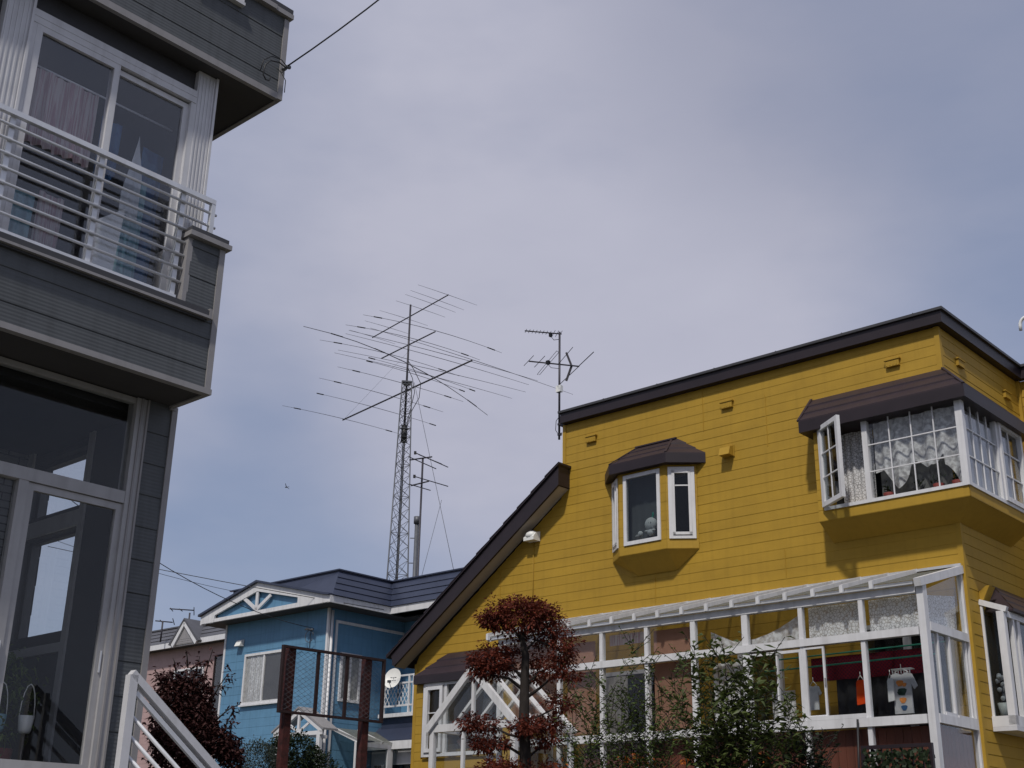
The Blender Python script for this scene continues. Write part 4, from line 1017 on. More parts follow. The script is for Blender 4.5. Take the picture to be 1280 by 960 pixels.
mb.box(-4.25, -4.2, YP+.05, 8, 6.81, 6.98)
mb.build('eaves_board', 'white', BH)
# gable roof over the pediment + mansard
mb = MB()
mb.prism([(-4.30, YP-.06, 7.00), (-2.12, YP-.06, 7.565), (.33, YP-.06, 6.985), (.50, YP-.06, 6.96), (.50, YP-.06, 7.0), (.33, YP-.06, 7.03), (-2.12, YP-.06, 7.615), (-4.30, YP-.06, 7.05)], (0, 2.0, 0))
ms = [((.52, -.38), (.18, .05)), ((.52, 1.34), (.18, 1.66)), ((5, 1.34), (5, 1.66))]
for k in range(4):
    t0, t1 = k/4, (k+1)/4
    def P(i, t, o=0):
        a_, b_ = ms[i]; return (a_[0]*(1-t)+b_[0]*t+o, a_[1]*(1-t)+b_[1]*t-o, 6.975*(1-t)+7.60*t)
    mb.add([P(0, t0, .02), P(1, t0, .02), P(2, t0, .02), P(0, t1), P(1, t1), P(2, t1), P(0, t0), P(1, t0), P(2, t0)], [(0, 1, 4, 3), (1, 2, 5, 4), (6, 7, 1, 0), (7, 8, 2, 1)])
mb.add([(.18, .05, 7.6), (.52, -.38, 6.975), (-1.4, -.05, 7.3), (-1.9, .05, 7.6)], [(0, 1, 2, 3)])
mb.add([(-4.25, -.2, 7.0), (-4.25, 8, 7.0), (-3.9, 8, 7.6), (-3.7, .3, 7.6)], [(0, 1, 2, 3)])
mb.box(-3.7, .18, .05, 8, 7.0, 7.62); mb.box(.18, 5, 1.66, 8, 7.0, 7.62)
mb.build('roof', 'navy_roof', BH)
mb = MB(); mb.box(-3.8, .22, .01, .07, 7.62, 7.65); mb.box(.16, .22, .07, 1.66, 7.62, 7.65); mb.box(.16, 5, 1.62, 1.68, 7.622, 7.652); mb.build('ridge_cap', 'navy_roof', BH)
def simple_window(parent, axis, c, a0, a1, z0, z1, sign, cols=2, curtain=True, wd=.055, m='white'):
    mb = MB(); rect_frame(mb, axis, c, a0, a1, z0, z1, wd, -.05*sign, sign*.05)
    for i in range(1, cols):
        p = a0+(a1-a0)*i/cols
        if axis == 'y': mb.box(p-.022, p+.022, c, c+sign*.04, z0+wd, z1-wd)
        else: mb.box(c, c+sign*.04, p-.022, p+.022, z0+wd, z1-wd)
    if axis == 'y': mb.box(a0-.04, a1+.04, c+sign*.012, c+sign*.075, z0-.035, z0)
    f = mb.build('window_frame', m, parent)
    gq = MB(); dk = MB(); cu = MB()
    if axis == 'y':
        gq.box(a0+wd, a1-wd, c+sign*.018, c+sign*.022, z0+wd, z1-wd); dk.box(a0+.01, a1-.01, c+sign*.0145, c+sign*.0125-.0, z0+.01, z1-.01)
    else:
        gq.box(c+sign*.018, c+sign*.022, a0+wd, a1-wd, z0+wd, z1-wd); dk.box(c+sign*.0145, c+sign*.0125, a0+.01, a1-.01, z0+.01, z1-.01)
    gq.build('pane', 'glass', f); dk.build('blind', 'curtain' if curtain else 'dark', f)  # without a curtain this is a dark sheet standing in for the unlit room
    return f
wfb = simple_window(BH, 'y', -.0, -2.88, -1.43, 4.88, 6.03, -1)
wavy(MB(), -2.70, -2.20, -.016, 4.96, 5.97, .003, 7, 60).build('curtain', 'sheer', wfb); MB().box(-2.12, -1.50, -.0165, -.0148, 4.95, 5.96).build('fly_screen', 'screen', wfb)
simple_window(BH, 'x', .0, .38, .98, 4.83, 5.88, 1, 2)
simple_window(BH, 'y', 2.26, 1.2, 2.4, 2.9, 5.6, -1, 2, False)
mb = MB(); mb.prism([(-3.2, -.012, 6.40), (-3.2, -.08, 6.37), (-3.2, -.14, 6.24), (-3.2, -.012, 6.24)], (.2, 0, 0)); mb.build('vent_hood', 'white_plastic', BH)
# roof bracket and insulator for the service wire
a = pb(389, 786, 'y', -.1)
mb = MB(); mb.tube([(a.x-.18, -.12, a.z), (a.x+.1, -.12, a.z-.03)], .02, 6); mb.tube([(a.x-.05, -.05, a.z), (a.x-.05, -.2, a.z)], .015, 6); mb.tube([(a.x-.05+.14*math.cos(t/6*math.pi), -.1, a.z-.16+.13*math.sin(t/6*math.pi)) for t in range(12)], .008, 5); mb.tube([(a.x-.1, -.03, a.z), (a.x-.1, -.03, a.z-.4)], .008, 5)
mb.build('wire_bracket', 'galv', BH)
# porch gable low on the front
a = pb(375, 888, 'y', -.75); c_ = pb(404, 914, 'y', -.75)
hw = c_.x-a.x
PG = MB(); PG.box(a.x-.05, a.x+.05, -.75, -.01, c_.z-.05, c_.z+.02)
PG.bar((a.x, -.75, a.z), (a.x+hw, -.75, c_.z+.02), .06, .12); PG.bar((a.x, -.75, a.z), (a.x-hw, -.75, c_.z+.02), .06, .12)
PG.box(a.x-hw, a.x+hw, -.78, -.72, c_.z-.06, c_.z+.02); PG.box(a.x-.03, a.x+.03, -.77, -.73, c_.z, a.z-.05)
PG.bar((a.x, -.75, c_.z+.02), (a.x+hw*.5, -.75, (a.z+c_.z)/2), .03, .05); PG.bar((a.x, -.75, c_.z+.02), (a.x-hw*.5, -.75, (a.z+c_.z)/2), .03, .05)
for s_ in (-1, 1): PG.box(a.x+s_*(hw-.12)-.05, a.x+s_*(hw-.12)+.05, -.78, -.70, 0, c_.z-.06)
pgo = PG.build('porch', 'white', BH)
mb = MB(); mb.hexa([(a.x, -.80, a.z+.04), (a.x, -.40, a.z+.04), (a.x+hw+.05, -.40, c_.z+.03), (a.x+hw+.05, -.80, c_.z+.03)], [(a.x, -.80, a.z+.08), (a.x, -.40, a.z+.08), (a.x+hw+.05, -.40, c_.z+.07), (a.x+hw+.05, -.80, c_.z+.07)])
mb.hexa([(a.x, -.80, a.z+.04), (a.x, -.40, a.z+.04), (a.x-hw-.05, -.40, c_.z+.03), (a.x-hw-.05, -.80, c_.z+.03)], [(a.x, -.80, a.z+.08), (a.x, -.40, a.z+.08), (a.x-hw-.05, -.40, c_.z+.07), (a.x-hw-.05, -.80, c_.z+.07)])
mb.build('porch_roof', 'grey_trim', pgo)
# small glazed lean-to on the side
mb = MB()
a = pb(412, 925, 'x', .0)
zA, zB = 4.20, 3.95
for yy in (.3, 1.0, 1.7): mb.bar((.03, yy, zA+.05), (.85, yy, zB), .05, .07)
mb.box(.80, .86, .25, 2.2, zB-.10, zB-.02); mb.box(.80, .86, .25, .31, 0, zB-.1); mb.box(.80, .86, 1.15, 1.3, 0, zB-.1); mb.box(.80, .86, 1.9, 1.95, 0, zB-.1)
lt = mb.build('side_porch', 'white', BH)
mb = MB(); mb.hexa([(.02, .25, zA+.06), (.02, 2.2, zA+.06), (.9, 2.2, zB+.02), (.9, .25, zB+.02)], [(.02, .25, zA+.07), (.02, 2.2, zA+.07), (.9, 2.2, zB+.03), (.9, .25, zB+.03)]); mb.build('roof_panel', 'roof_glass', lt)
MB().box(.825, .835, .31, 1.9, 0, zB-.1).build('pane', 'glass_dark', lt)
# balcony of the wing with lattice infill, navy apron roof, lower white window
BYB = 1.55
mb = MB()
mb.box(.10, 2.2, BYB-.05, 2.26, 4.56, 4.64); bal = mb.build('balcony', 'white', BH)
mb = MB(); mb.box(.12, 2.2, BYB+.05, 2.26, 4.12, 4.555); mb.build('balcony_soffit', 'navy_roof', bal)
mb = MB(); zt1 = pb(516, 843, 'y', BYB).z
for z_ in (zt1, zt1-.16, 4.80): mb.box(.12, 2.2, BYB-.02, BYB+.02, z_-.018, z_+.018)
for x in (.14, .22, 1.02, 1.16, 2.0): mb.box(x-.02, x+.02, BYB-.022, BYB+.022, 4.64, zt1)
rb = mb.build('balcony_railing', 'white', bal)
mb = MB()
for s_ in (-1, 1):
    for k in range(-8, 14):
        x0 = .24+k*.11; z0 = 4.80; ln = zt1-.17-4.80
        pts = []
        for t in (0, 1):
            pts.append([x0+s_*t*ln*.62 if s_ > 0 else x0+ln*.62-t*ln*.62, z0+t*ln])
        (xa, za), (xb, zb2) = pts
        def clip(xa, za, xb, zb2, lo=.24, hi=1.0):
            if max(xa, xb) < lo or min(xa, xb) > hi: return None
            r_ = []
            for (x_, z_), (x2, z2) in (((xa, za), (xb, zb2)), ((xb, zb2), (xa, za))):
                if x_ < lo: z_ += (z2-z_)*(lo-x_)/(x2-x_); x_ = lo
                if x_ > hi: z_ += (z2-z_)*(hi-x_)/(x2-x_); x_ = hi
                r_.append((x_, z_))
            return r_
        r_ = clip(xa, za, xb, zb2)
        if r_: mb.bar((r_[0][0], BYB+.004*s_, r_[0][1]), (r_[1][0], BYB+.004*s_, r_[1][1]), .006, .014)
mb.build('lattice', 'white', bal)
a = pb(517, 868, 'y', BYB+.1)
mb = MB()
for k in range(3): mb.hexa([(-.0, 1.30+.12*k, 4.05+.11*k), (2.4, 1.30+.12*k, 4.05+.11*k), (2.4, 1.42+.12*k, 4.16+.11*k), (-.0, 1.42+.12*k, 4.16+.11*k)], [(-.0, 1.30+.12*k, 4.03+.11*k), (2.4, 1.30+.12*k, 4.03+.11*k), (2.4, 1.42+.12*k, 4.12+.11*k), (-.0, 1.42+.12*k, 4.12+.11*k)])
mb.build('apron_roof', 'navy_roof', BH)
mb = MB(); mb.box(-.0, 2.4, 1.24, 1.30, 3.85, 4.02); mb.build('apron_board', 'white', BH)
mb = MB(); mb.box(.02, 2.4, 1.45, 1.52, 3.55, 3.85); mb.box(.02, .12, 1.45, 1.52, 0, 3.6); mb.box(.35, .45, 1.44, 1.52, 0, 3.55); mb.box(1.35, 1.45, 1.44, 1.52, 0, 3.55); mb.build('window_frame', 'cream', BH)
MB().box(.45, 2.3, 1.48, 1.484, 2.0, 3.55).build('pane', 'glass_dark', BH)
MB().box(.12, 2.3, 1.56, 1.58, 0, 3.85).build('room', 'dark', BH)
mb = MB(); mb.box(.62, .70, 2.2, 2.262, 4.7, 6.5); mb.build('post', 'grey_trim', BH)

# satellite dish on the balcony rail
a = pb(492.5, 849, 'y', BYB-.12)
SD = thing('satellite_dish', 'round white satellite dish on the blue house balcony rail', 'satellite dish', (BO.x, BO.y, 0), YAW)
mb = MB(); nrm = Vector((.30, -.88, .32)).normalized(); e1 = nrm.cross(Vector((0, 0, 1))).normalized(); e2 = e1.cross(nrm)
if e2.z < 0: e2 = -e2
k0 = len(mb.v); C_ = Vector((a.x, BYB-.14, a.z)); RD = .22
for i in range(7):
    rr = RD*i/6
    for j in range(24):
        t = 2*math.pi*j/24; p = C_+e1*rr*math.cos(t)*.92+e2*rr*math.sin(t)*1.08+nrm*(.05*(rr/RD)**2); mb.v.append(tuple(p))
for i in range(6):
    for j in range(24):
        q = (j+1) % 24; mb.f.append((i*24+j, i*24+q, (i+1)*24+q, (i+1)*24+j)); mb.sm.append(True)
mb.build('dish', 'white_plastic', SD)
mb = MB(); tip = C_+nrm*.20-e2*.16-e1*.03; mb.tube([C_-e2*.23, tip], .008, 6); mb.box(tip.x-.03, tip.x+.03, tip.y-.03, tip.y+.03, tip.z-.025, tip.z+.03); mb.build('receiver_arm', 'galv', SD)
mb = MB(); mb.tube([C_, (a.x, BYB+.02, a.z-.02)], .018, 6); mb.tube([(a.x, BYB+.025, a.z+.05), (a.x, BYB+.025, 4.82)], .015, 6); mb.build('mount', 'galv', SD)
lt_ = bpy.data.materials['black_rubber']
mb = MB()
for dz, wds in ((.035, (.05, .03, .045)), (-.035, (.04, .05, .03))):
    x_ = -.075
    for w0 in wds:
        pa = C_+e1*x_+e2*dz+nrm*.012; pb2 = pa+e1*w0; mb.bar(pa, pb2, .002, .010, nrm.cross(e1)); x_ += w0+.012
mb.build('lettering', 'galv', SD)

# ================================================================ pink house
PO = at(282, 800, 44)
pp = locator(PO)
PH = house('pink_house', 'pale pink boarded house with a dark grey roof behind the blue house', 'house', PO)
e_l = pp(186, 811, 'y', 0); zE_ = (pp(186, 818, 'y', 0).z+pp(282, 801, 'y', 0).z)/2
ex0, ex1 = -6.5, 4.0
zt2 = pp(282, 778, 'y', .6).z
mb = MB(); mb.box(ex0, ex1, .004, 8, 0, zE_); mb.build('wall', 'pink', PH)
mb = MB(); xa_ = pp(272, 830, 'y', 0).x; mb.boards((ex0, 0), (1, 0), (0, -1), 0, zE_, .22, lambda z: 0, lambda z: ex1-ex0, t=.007); mb.build('siding', 'pink', PH)
mb = MB(); mb.box(ex0-.4, ex1+.4, -.42, -.37, zE_-.02, zE_+.17); mb.build('eaves_board', 'white', PH)
mb = MB(); mb.box(ex0-.4, ex1+.4, -.37, .0, zE_+.0, zE_+.02); mb.build('soffit', 'grey_soffit', PH)
mb = MB(); zT_ = zt2
for k in range(4):
    t0, t1 = k/4, (k+1)/4
    def P(t, o=0): return [(ex0-.4+.4*t, -.40*(1-t)+.25*t-o, (zE_+.17)*(1-t)+zT_*t), (ex1+.4-.4*t, -.40*(1-t)+.25*t-o, (zE_+.17)*(1-t)+zT_*t)]
    a_, b_, c2 = P(t0, .03), P(t1), P(t0); mb.add(a_+b_+c2, [(0, 1, 3, 2), (4, 5, 1, 0)])
mb.box(ex0, ex1, .25, 8, zE_, zT_)
mb.box(ex0, ex1, .2, .3, zT_, zT_+.05)
mb.build('roof', 'grey_roof', PH)
ax_ = pp(231, 778, 'y', -.5); al = pp(217, 811, 'y', -.5); ar = pp(243, 806, 'y', -.5)
mb = MB()
wl = ax_.x-al.x
mb.bar((ax_.x, -.5, ax_.z), (al.x-.10, -.5, zE_-.0), .06, .16); mb.bar((ax_.x, -.5, ax_.z), (ar.x+.10, -.5, zE_-.0), .06, .16)
mb.build('dormer_board', 'white', PH)
mb = MB(); mb.prism([(al.x, -.47, zE_+.02), (ar.x, -.47, zE_+.02), (ax_.x, -.47, ax_.z-.1)], (0, .03, 0))
for k in range(9): mb.box(al.x+.1, ar.x-.1, -.475, -.47, zE_+.05+k*.07, zE_+.07+k*.07) if k < 3 else None
mb.build('dormer_panel', 'grey_trim', PH)
mb = MB(); mb.prism([(al.x-.2, -.55, zE_+.02), (ax_.x, -.55, ax_.z+.08), (ax_.x, -.55, ax_.z+.15), (al.x-.3, -.55, zE_+.05)], (0, 1.2, 0)); mb.prism([(ar.x+.2, -.55, zE_+.02), (ax_.x, -.55, ax_.z+.08), (ax_.x, -.55, ax_.z+.15), (ar.x+.3, -.55, zE_+.05)], (0, 1.2, 0)); mb.build('dormer_roof', 'grey_roof', PH)
w0 = pp(219, 838, 'y', 0); w1 = pp(252, 834, 'y', 0)
simple_window(PH, 'y', 0, w0.x, w1.x+.2, w0.z-1.2, w0.z, -1, 2, False, .07)
w0 = pp(270, 819, 'y', 0); simple_window(PH, 'y', 0, w0.x, w0.x+1.0, w0.z-1.9, w0.z, -1, 1, False, .05, 'rust_dark')

# ================================================================ washing and small things in the lean-to
def hang(mb, name, m, label, cat, group=None): return gthing(mb, name, m, label, cat, group, YO)
def cxz(x, y, d): a = py(x, y, 'y', d); return a.x, a.z
YI = -.55
for i, (xa, xb, ya_, lb) in enumerate(((-1.42, -.76, YF+.10, 'white lace curtain filling the second upper pane from the right end of the lean-to'), (-.70, -.13, YF+.10, 'white lace curtain in the rightmost upper pane of the lean-to front'))):
    hang(wavy(MB(), xa, xb, ya_, 3.93, 4.29, .010, 5, 50), 'lace_curtain', 'lace', lb, 'curtain', 'lace curtains of the lean-to')
hang(wavy(MB(), -2.70, -1.48, YF+.11, 3.92, 4.26, .010, 8, 70, top=lambda t: 4.02+.24*max(0, t-.45)**1.5/.41 + .14*max(0, .25-t)/.25), 'lace_curtain', 'sheer', 'sagging white sheer curtain across two upper panes of the lean-to', 'curtain', 'lace curtains of the lean-to')
hang(wavy(MB(), -.95, -.10, -.10, 3.92, 4.45, .010, 5, 40, 'y', top=lambda t: 4.28+.12*t), 'lace_curtain', 'lace', 'white lace curtain in the upper pane of the lean-to end wall', 'curtain', 'lace curtains of the lean-to')
def panel(xa, xb, za, zb, d, m, lb, nm='roller_blind', cat='blind', w_=3, amp=.004):
    return hang(wavy(MB(), xa, xb, d, za, zb, amp, w_, 24), nm, m, lb, cat, None)
panel(-3.50, -2.90, 3.93, 4.25, YF+.09, 'brown_paper', 'brown blind behind the upper pane just left of the double post')
panel(-3.50, -2.90, 3.05, 3.86, YF+.09, 'brown_paper', 'brown blind behind the middle pane just left of the double post')
panel(-4.85, -4.40, 3.1, 4.22, YF+.10, 'brown_paper', 'brown blind behind the red topiary tree in the lean-to')
panel(-5.8, -4.95, 3.2, 4.22, YF+.12, 'brown_paper', 'wide brown blind at the left end of the lean-to')
panel(-4.17, -3.56, 4.13, 4.26, YF+.09, 'pinkcloth', 'short faded pink blind in the upper pane behind the shrub')
panel(-2.72, -2.25, 3.05, 3.80, YF+.16, 'sheer', 'pale grey curtain behind the shrub in the lean-to', 'curtain', 'curtain', 4, .015)
panel(-5.0, -4.55, 3.05, 3.9, -.09, 'curtain', 'cream curtain beside the dark kitchen window inside the lean-to', 'curtain', 'curtain', 6, .012)
panel(-2.05, -1.75, 3.08, 3.45, YF+.30, 'sheer', 'white towel hung low behind the left sliding sash', 'towel', 'towel', 2, .01)
# poles
for i, (za, d_, lb) in enumerate(((3.70, -.62, 'green laundry pole nearest the glass of the lean-to'), (3.86, -.38, 'upper green laundry pole at the back of the lean-to'))):
    o = hang(MB().tube([(-2.2, d_, za), (-.12, d_, za+.02)], .009, 8), 'laundry_pole', 'greenpole', lb, 'pole', 'green laundry poles')
bl = py(1040, 838, 'y', -.38)
hang(wavy(MB(), -1.75, -.35, -.36, 3.58, 3.84, .012, 6, 80), 'blanket', 'redcheck', 'dark red checked blanket draped over the laundry pole', 'blanket')
for i, (xa, xb, zb__, lb) in enumerate(((-1.48, -1.12, 3.2, 'dark coat hanging below the left end of the checked blanket'), (-1.10, -.78, 3.09, 'black coat hanging below the middle of the checked blanket'), (-.76, -.42, 3.09, 'dark sheet standing in for shade behind the printed shirt'), (-.42, -.13, 3.12, 'dark sheet standing in for shade at the right end of the laundry pole'))):
    hang(wavy(MB(), xa, xb, -.30, zb__, 3.66, .02, 3, 30), 'dark_infill', 'dark', lb, 'dark sheet')  # sheets added to blacken the shaded space under the blanket, no real clothes
def garment(cx, ztop, w_, h_, d_, m, label, cat, name='hanging_shirt', sleeves=True, lean=0):
    pts = [(-.5, 0), (-.18, .06), (.18, .06), (.5, 0)]
    T_ = thing(name, label, cat, (YO.x, YO.y, 0), YAW)
    mb = MB()
    out = [(-.20, 0), (-.42, -.04), (-.62, -.34), (-.48, -.42), (-.36, -.24), (-.38, -1), (.38, -1), (.36, -.24), (.48, -.42), (.62, -.34), (.42, -.04), (.20, 0), (0, -.05)] if sleeves else [(-.3, 0), (-.45, -.1), (-.5, -1), (.5, -.95), (.45, -.1), (.3, 0)]
    mb.prism([(cx+p[0]*w_+lean*p[1], d_, ztop+p[1]*h_) for p in out], (0, .02, 0)); mb.build('cloth', m, T_)
    mb = MB(); mb.tube([(cx-.3*w_, d_+.01, ztop+.0), (cx, d_+.01, ztop+.05), (cx+.3*w_, d_+.01, ztop+.0)], .004, 5); mb.tube([(cx, d_+.01, ztop+.05), (cx, d_+.01, ztop+.09)], .003, 5); mb.build('hanger', 'white_plastic', T_)
    return T_
a = py(1126, 842, 'y', -.70)
ts = garment(a.x, a.z+.01, .27, .42, -.70, 'shirt', 'grey short sleeved shirt with an orange and green print', 'shirt')
for k, (dx, dz, r_, m_) in enumerate(((-.015, -.085, .028, 'orangeprint'), (.02, -.10, .018, 'orangeprint'), (0, -.16, .034, 'greenprint'), (-.02, -.17, .02, 'greenprint'), (.0, -.235, .026, 'orangeprint'), (.005, -.30, .024, 'bluecloth'))):
    r_ *= 1.35; dx *= 1.4; dz *= 1.17; mb = MB(); n_ = 14; mb.prism([(a.x+dx+r_*(1+.25*math.sin(3*t/n_*6.28))*math.cos(t/n_*6.283), -.702, a.z+dz+r_*(1+.2*math.cos(2*t/n_*6.28))*math.sin(t/n_*6.283)) for t in range(n_)], (0, -.002, 0)); mb.build('print', m_, ts)
a = py(1075, 850, 'y', -.72); garment(a.x, a.z, .11, .26, -.72, 'orange', 'bright orange cloth hanging beside the post of the lean-to', 'cloth', 'hanging_cloth', False)
a = py(1016, 857, 'y', -.72); garment(a.x, a.z, .15, .26, -.72, 'whitecloth', 'white shirt hanging behind the narrow sliding sash', 'shirt')
a = py(1112, 848, 'y', -.74); garment(a.x, a.z, .07, .24, -.74, 'whitecloth', 'narrow white towel edge hanging left of the printed shirt', 'towel', 'hanging_towel', False)
a = py(1165, 838, 'y', -.62)
# net peg hanger
PH_ = thing('peg_hanger', 'pale peg hanger with clothes pegs above the printed shirt', 'hanger', (YO.x, YO.y, 0), YAW)
a = py(1126, 836, 'y', -.66); mb = MB()
mb.tube([(a.x-.11, -.66, a.z), (a.x+.11, -.66, a.z)], .006, 5); mb.tube([(a.x-.11, -.58, a.z), (a.x+.11, -.58, a.z)], .006, 5); mb.tube([(a.x-.11, -.66, a.z), (a.x-.11, -.58, a.z)], .006, 5); mb.tube([(a.x+.11, -.66, a.z), (a.x+.11, -.58, a.z)], .006, 5); mb.build('rack', 'white_plastic', PH_)
for k in range(7): MB().box(a.x-.1+k*.032, a.x-.092+k*.032, -.665, -.655, a.z-.05, a.z-.008).build('peg', 'white_plastic', PH_)
# ornaments
BP = thing('flower_ornament', 'pale dried flowers in a white pot in the side box window', 'plant', (YO.x, YO.y, 0), YAW)
a = pb and py(1232, 893, 'y', .40)
mb = MB(); mb.tube([(.11, .40, 3.16), (.11, .40, 3.30)], [.05, .07], 12); mb.build('pot', 'white_plastic', BP)
mb = MB()
for k in range(16): mb.ball((.11+random.uniform(-.06, .06), .40+random.uniform(-.05, .05), 3.42+random.uniform(-.08, .18)), .03, .03, .026, 6, 4)
mb.build('flowers', 'sheer', BP)
# curtain in the big bay and red pots on its sill
hang(wavy(MB(), -.82, .20, BY0+.12, 5.85, 6.54, .028, 6, 130, bot=lambda t: 5.98-.22*abs(math.sin(t*3.4+.9))+.10*math.sin(t*17)+.5*max(0, .18-t)-.12*(t > .82)), 'gathered_curtain', 'sheer', 'gathered white curtain tied up behind the large corner bay window', 'curtain')
hang(wavy(MB(), BY0+.12, 1.35, .20, 5.59, 6.54, .012, 10, 110, 'y'), 'gathered_curtain', 'greycloth', 'long white curtain behind the side panes of the corner bay', 'curtain')
hang(wavy(MB(), -1.30, -.88, -.10, 5.62, 6.5, .020, 5, 50), 'gathered_curtain', 'lace', 'lace curtain blowing behind the open casement', 'curtain')
for i, (x_, m_, lb) in enumerate(((-.72, 'terracotta', 'small red flower pot at the left of the corner bay sill'), (-.36, 'black', 'dark basket of pots in the middle of the corner bay sill'), (-.12, 'terracotta', 'red flower pot below the gathered curtain in the corner bay'), (.10, 'terracotta', 'red flower pot in the corner of the bay window'))):
    T_ = thing('flower_pot', lb, 'flower pot', (YO.x, YO.y, 0), YAW)
    mb = MB(); mb.tube([(x_, -.15, 5.545), (x_, -.15, 5.66)], [.045, .065], 12); mb.build('pot', m_, T_)
    mb = MB()
    for k in range(26):
        c = Vector((x_+random.gauss(0, .035), -.15+random.gauss(0, .03), 5.68+abs(random.gauss(0, .06)))); d = Vector((random.gauss(0, 1), random.gauss(0, 1), random.gauss(0, 1))).normalized()*.03; e = d.cross(Vector((0, 0, 1)))*.6
        mb.face([c-d, c+e, c+d, c-e])
    mb.build('leaves', 'leaf_dark', T_)
panel(-4.48, -3.80, 5.56, 6.54, -.06, 'haze_grey', 'dim grey sheet for glass haze behind the soft toys in the small bay window', w_=5, amp=.006)  # added sheet that greys the pane like haze, no real blind
panel(-.84, .02, 5.56, 6.5, -.07, 'haze_grey', 'dim grey sheet for room haze behind the gathered curtain in the corner bay', 'curtain', 'curtain', 9, .012)  # added sheet that fills the black gaps with painted room haze
# plain round soft toys in the small bay
a = py(813, 655, 'y', -.17)
TY = thing('plush_toy', 'round white soft toy with a green sprout behind the small bay window', 'soft toy', (YO.x, YO.y, 0), YAW)
MB().ball((a.x, -.155, a.z), .092, .065, .092, 18, 12).build('head', 'plush', TY)
MB().ball((a.x+.0, -.15, a.z-.105), .06, .05, .05, 14, 10).build('body', 'plush', TY)
mb = MB(); mb.tube([(a.x+.02, -.15, a.z+.07), (a.x+.025, -.15, a.z+.11)], .010, 6); mb.ball((a.x+.03, -.15, a.z+.13), .018, .008, .034, 8, 6); mb.build('sprout', 'greenpole', TY)
for s_ in (-.012, .026): MB().ball((a.x+s_+.012, -.216, a.z+.004), .006, .004, .012, 8, 6).build('eye', 'black', TY)
for s_ in (-.06, .055): MB().ball((a.x+s_, -.175, a.z-.09), .032, .02, .016, 8, 6).build('arm', 'plush', TY)
a2 = py(800, 667, 'y', -.17)
T2 = thing('plush_toy', 'smaller pale soft toy lying beside the round one', 'soft toy', (YO.x, YO.y, 0), YAW)
MB().ball((a2.x, -.16, a2.z), .038, .03, .036, 12, 8).build('head', 'plush', T2); MB().ball((a2.x-.04, -.16, a2.z-.03), .045, .03, .025, 12, 8).build('body', 'curtain', T2)

# trellis with ivy low at the front of the lean-to
a = py(1076, 927, 'y', -1.7); b_ = py(1166, 934, 'y', -1.7)
TR_ = thing('trellis', 'dark framed trellis planted with ivy in front of the brown boards', 'trellis', (YO.x, YO.y, 0), YAW)
mb = MB(); zt3 = (a.z+b_.z)/2; rect_frame(mb, 'y', -1.7, a.x, b_.x, .3, zt3, .035, -.02, .02)
n_ = 7
for k in range(1, n_): mb.box(a.x+(b_.x-a.x)*k/n_-.006, a.x+(b_.x-a.x)*k/n_+.006, -1.705, -1.69, .33, zt3-.03)
mb.build('frame', 'brown', TR_)
mb = MB()
for k in range(1700):
    c = Vector((random.uniform(a.x+.02, b_.x-.02), -1.7+random.gauss(0, .05), zt3-.05-abs(random.gauss(0, .7)))); d = Vector((random.gauss(0, 1), random.gauss(0, .6), random.gauss(0, 1))).normalized()*.026; e = d.cross(Vector((random.gauss(0, .3), 1, random.gauss(0, .3)))).normalized()*.02
    if c.z < .4: continue
    mb.face([c-d, c+e, c+d, c-e])
mb.build('ivy', 'leaf_dark', TR_)
mb = MB(); a = py(1072, 900, 'y', YF-.08); mb.tube([(a.x, YF-.08, 3.05), (a.x-.02, YF-.10, 2.5), (a.x-.05, YF-.12, .3)], .012, 6)
tag(gthing(mb, 'plant_cane', 'black', 'thin dark cane leaning on the sill of the lean-to', 'cane', None, YO))

# ================================================================ television antenna on the yellow house
x0, y0 = -5.86, .06
tp = py(699.5, 415, 'x', x0); jb = py(701, 487, 'x', x0)
TA = thing('television_antenna', 'television antenna mast with two aerials at the corner of the yellow house roof', 'antenna', (YO.x, YO.y, 0), YAW)
Pw = lambda p: Vector(((p-YO).dot(U), (p-YO).dot(Q), p.z))
mz = tp.z; yy0 = tp.y
mb = MB(); mb.tube([(x0, yy0, 7.44), (x0, yy0, mz)], .016, 8); mb.build('mast', 'galv_dark', TA)
mb = MB(); mb.box(x0-.02, x0+.14, yy0-.018, yy0+.018, 7.50, 7.53); mb.box(x0-.02, x0+.10, yy0-.018, yy0+.018, 7.66, 7.69); mb.build('bracket', 'galv_dark', TA)
def lh(x, y, z): return Pw(hitz(x, y, z))
a, b_ = lh(656, 413.5, mz), lh(702, 417.5, mz)
mb = MB(); mb.tube([a, b_], .010, 6); mb.build('boom', 'galv_dark', TA)
d = (b_-a).normalized(); s_ = d.cross(Vector((0, 0, 1)))
Lb = (b_-a).length
for k in range(11):
    c = a+d*(Lb*(k+.3)/10.6); h = .07 if k < 8 else .12
    MB().tube([c-s_*h, c+s_*h], .004, 5).build('element', 'galv_dark', TA)
mb = MB(); c = a+d*Lb*.70; mb.box(c.x-.02, c.x+.02, c.y-.02, c.y+.02, c.z-.06, c.z); mb.tube([c-Vector((0, 0, .05)), c+d*.05-Vector((0, 0, .11)), Vector((x0, yy0, mz-.12))], .005, 5); mb.build('cable', 'black', TA)
mb = MB(); mb.tube([Vector((x0, yy0, 7.5)), Vector((x0-.07, yy0, 7.6)), Vector((x0-.06, yy0, 7.74)), Vector((x0, yy0, 7.8))], .005, 5); mb.build('cable', 'black', TA)
c0_ = py(700, 455, 'x', x0); z2 = c0_.z
a, b_ = lh(661, 451.5, z2), lh(724, 458, z2)
mb = MB(); mb.tube([a, b_], .011, 6); mb.build('boom', 'galv_dark', TA)
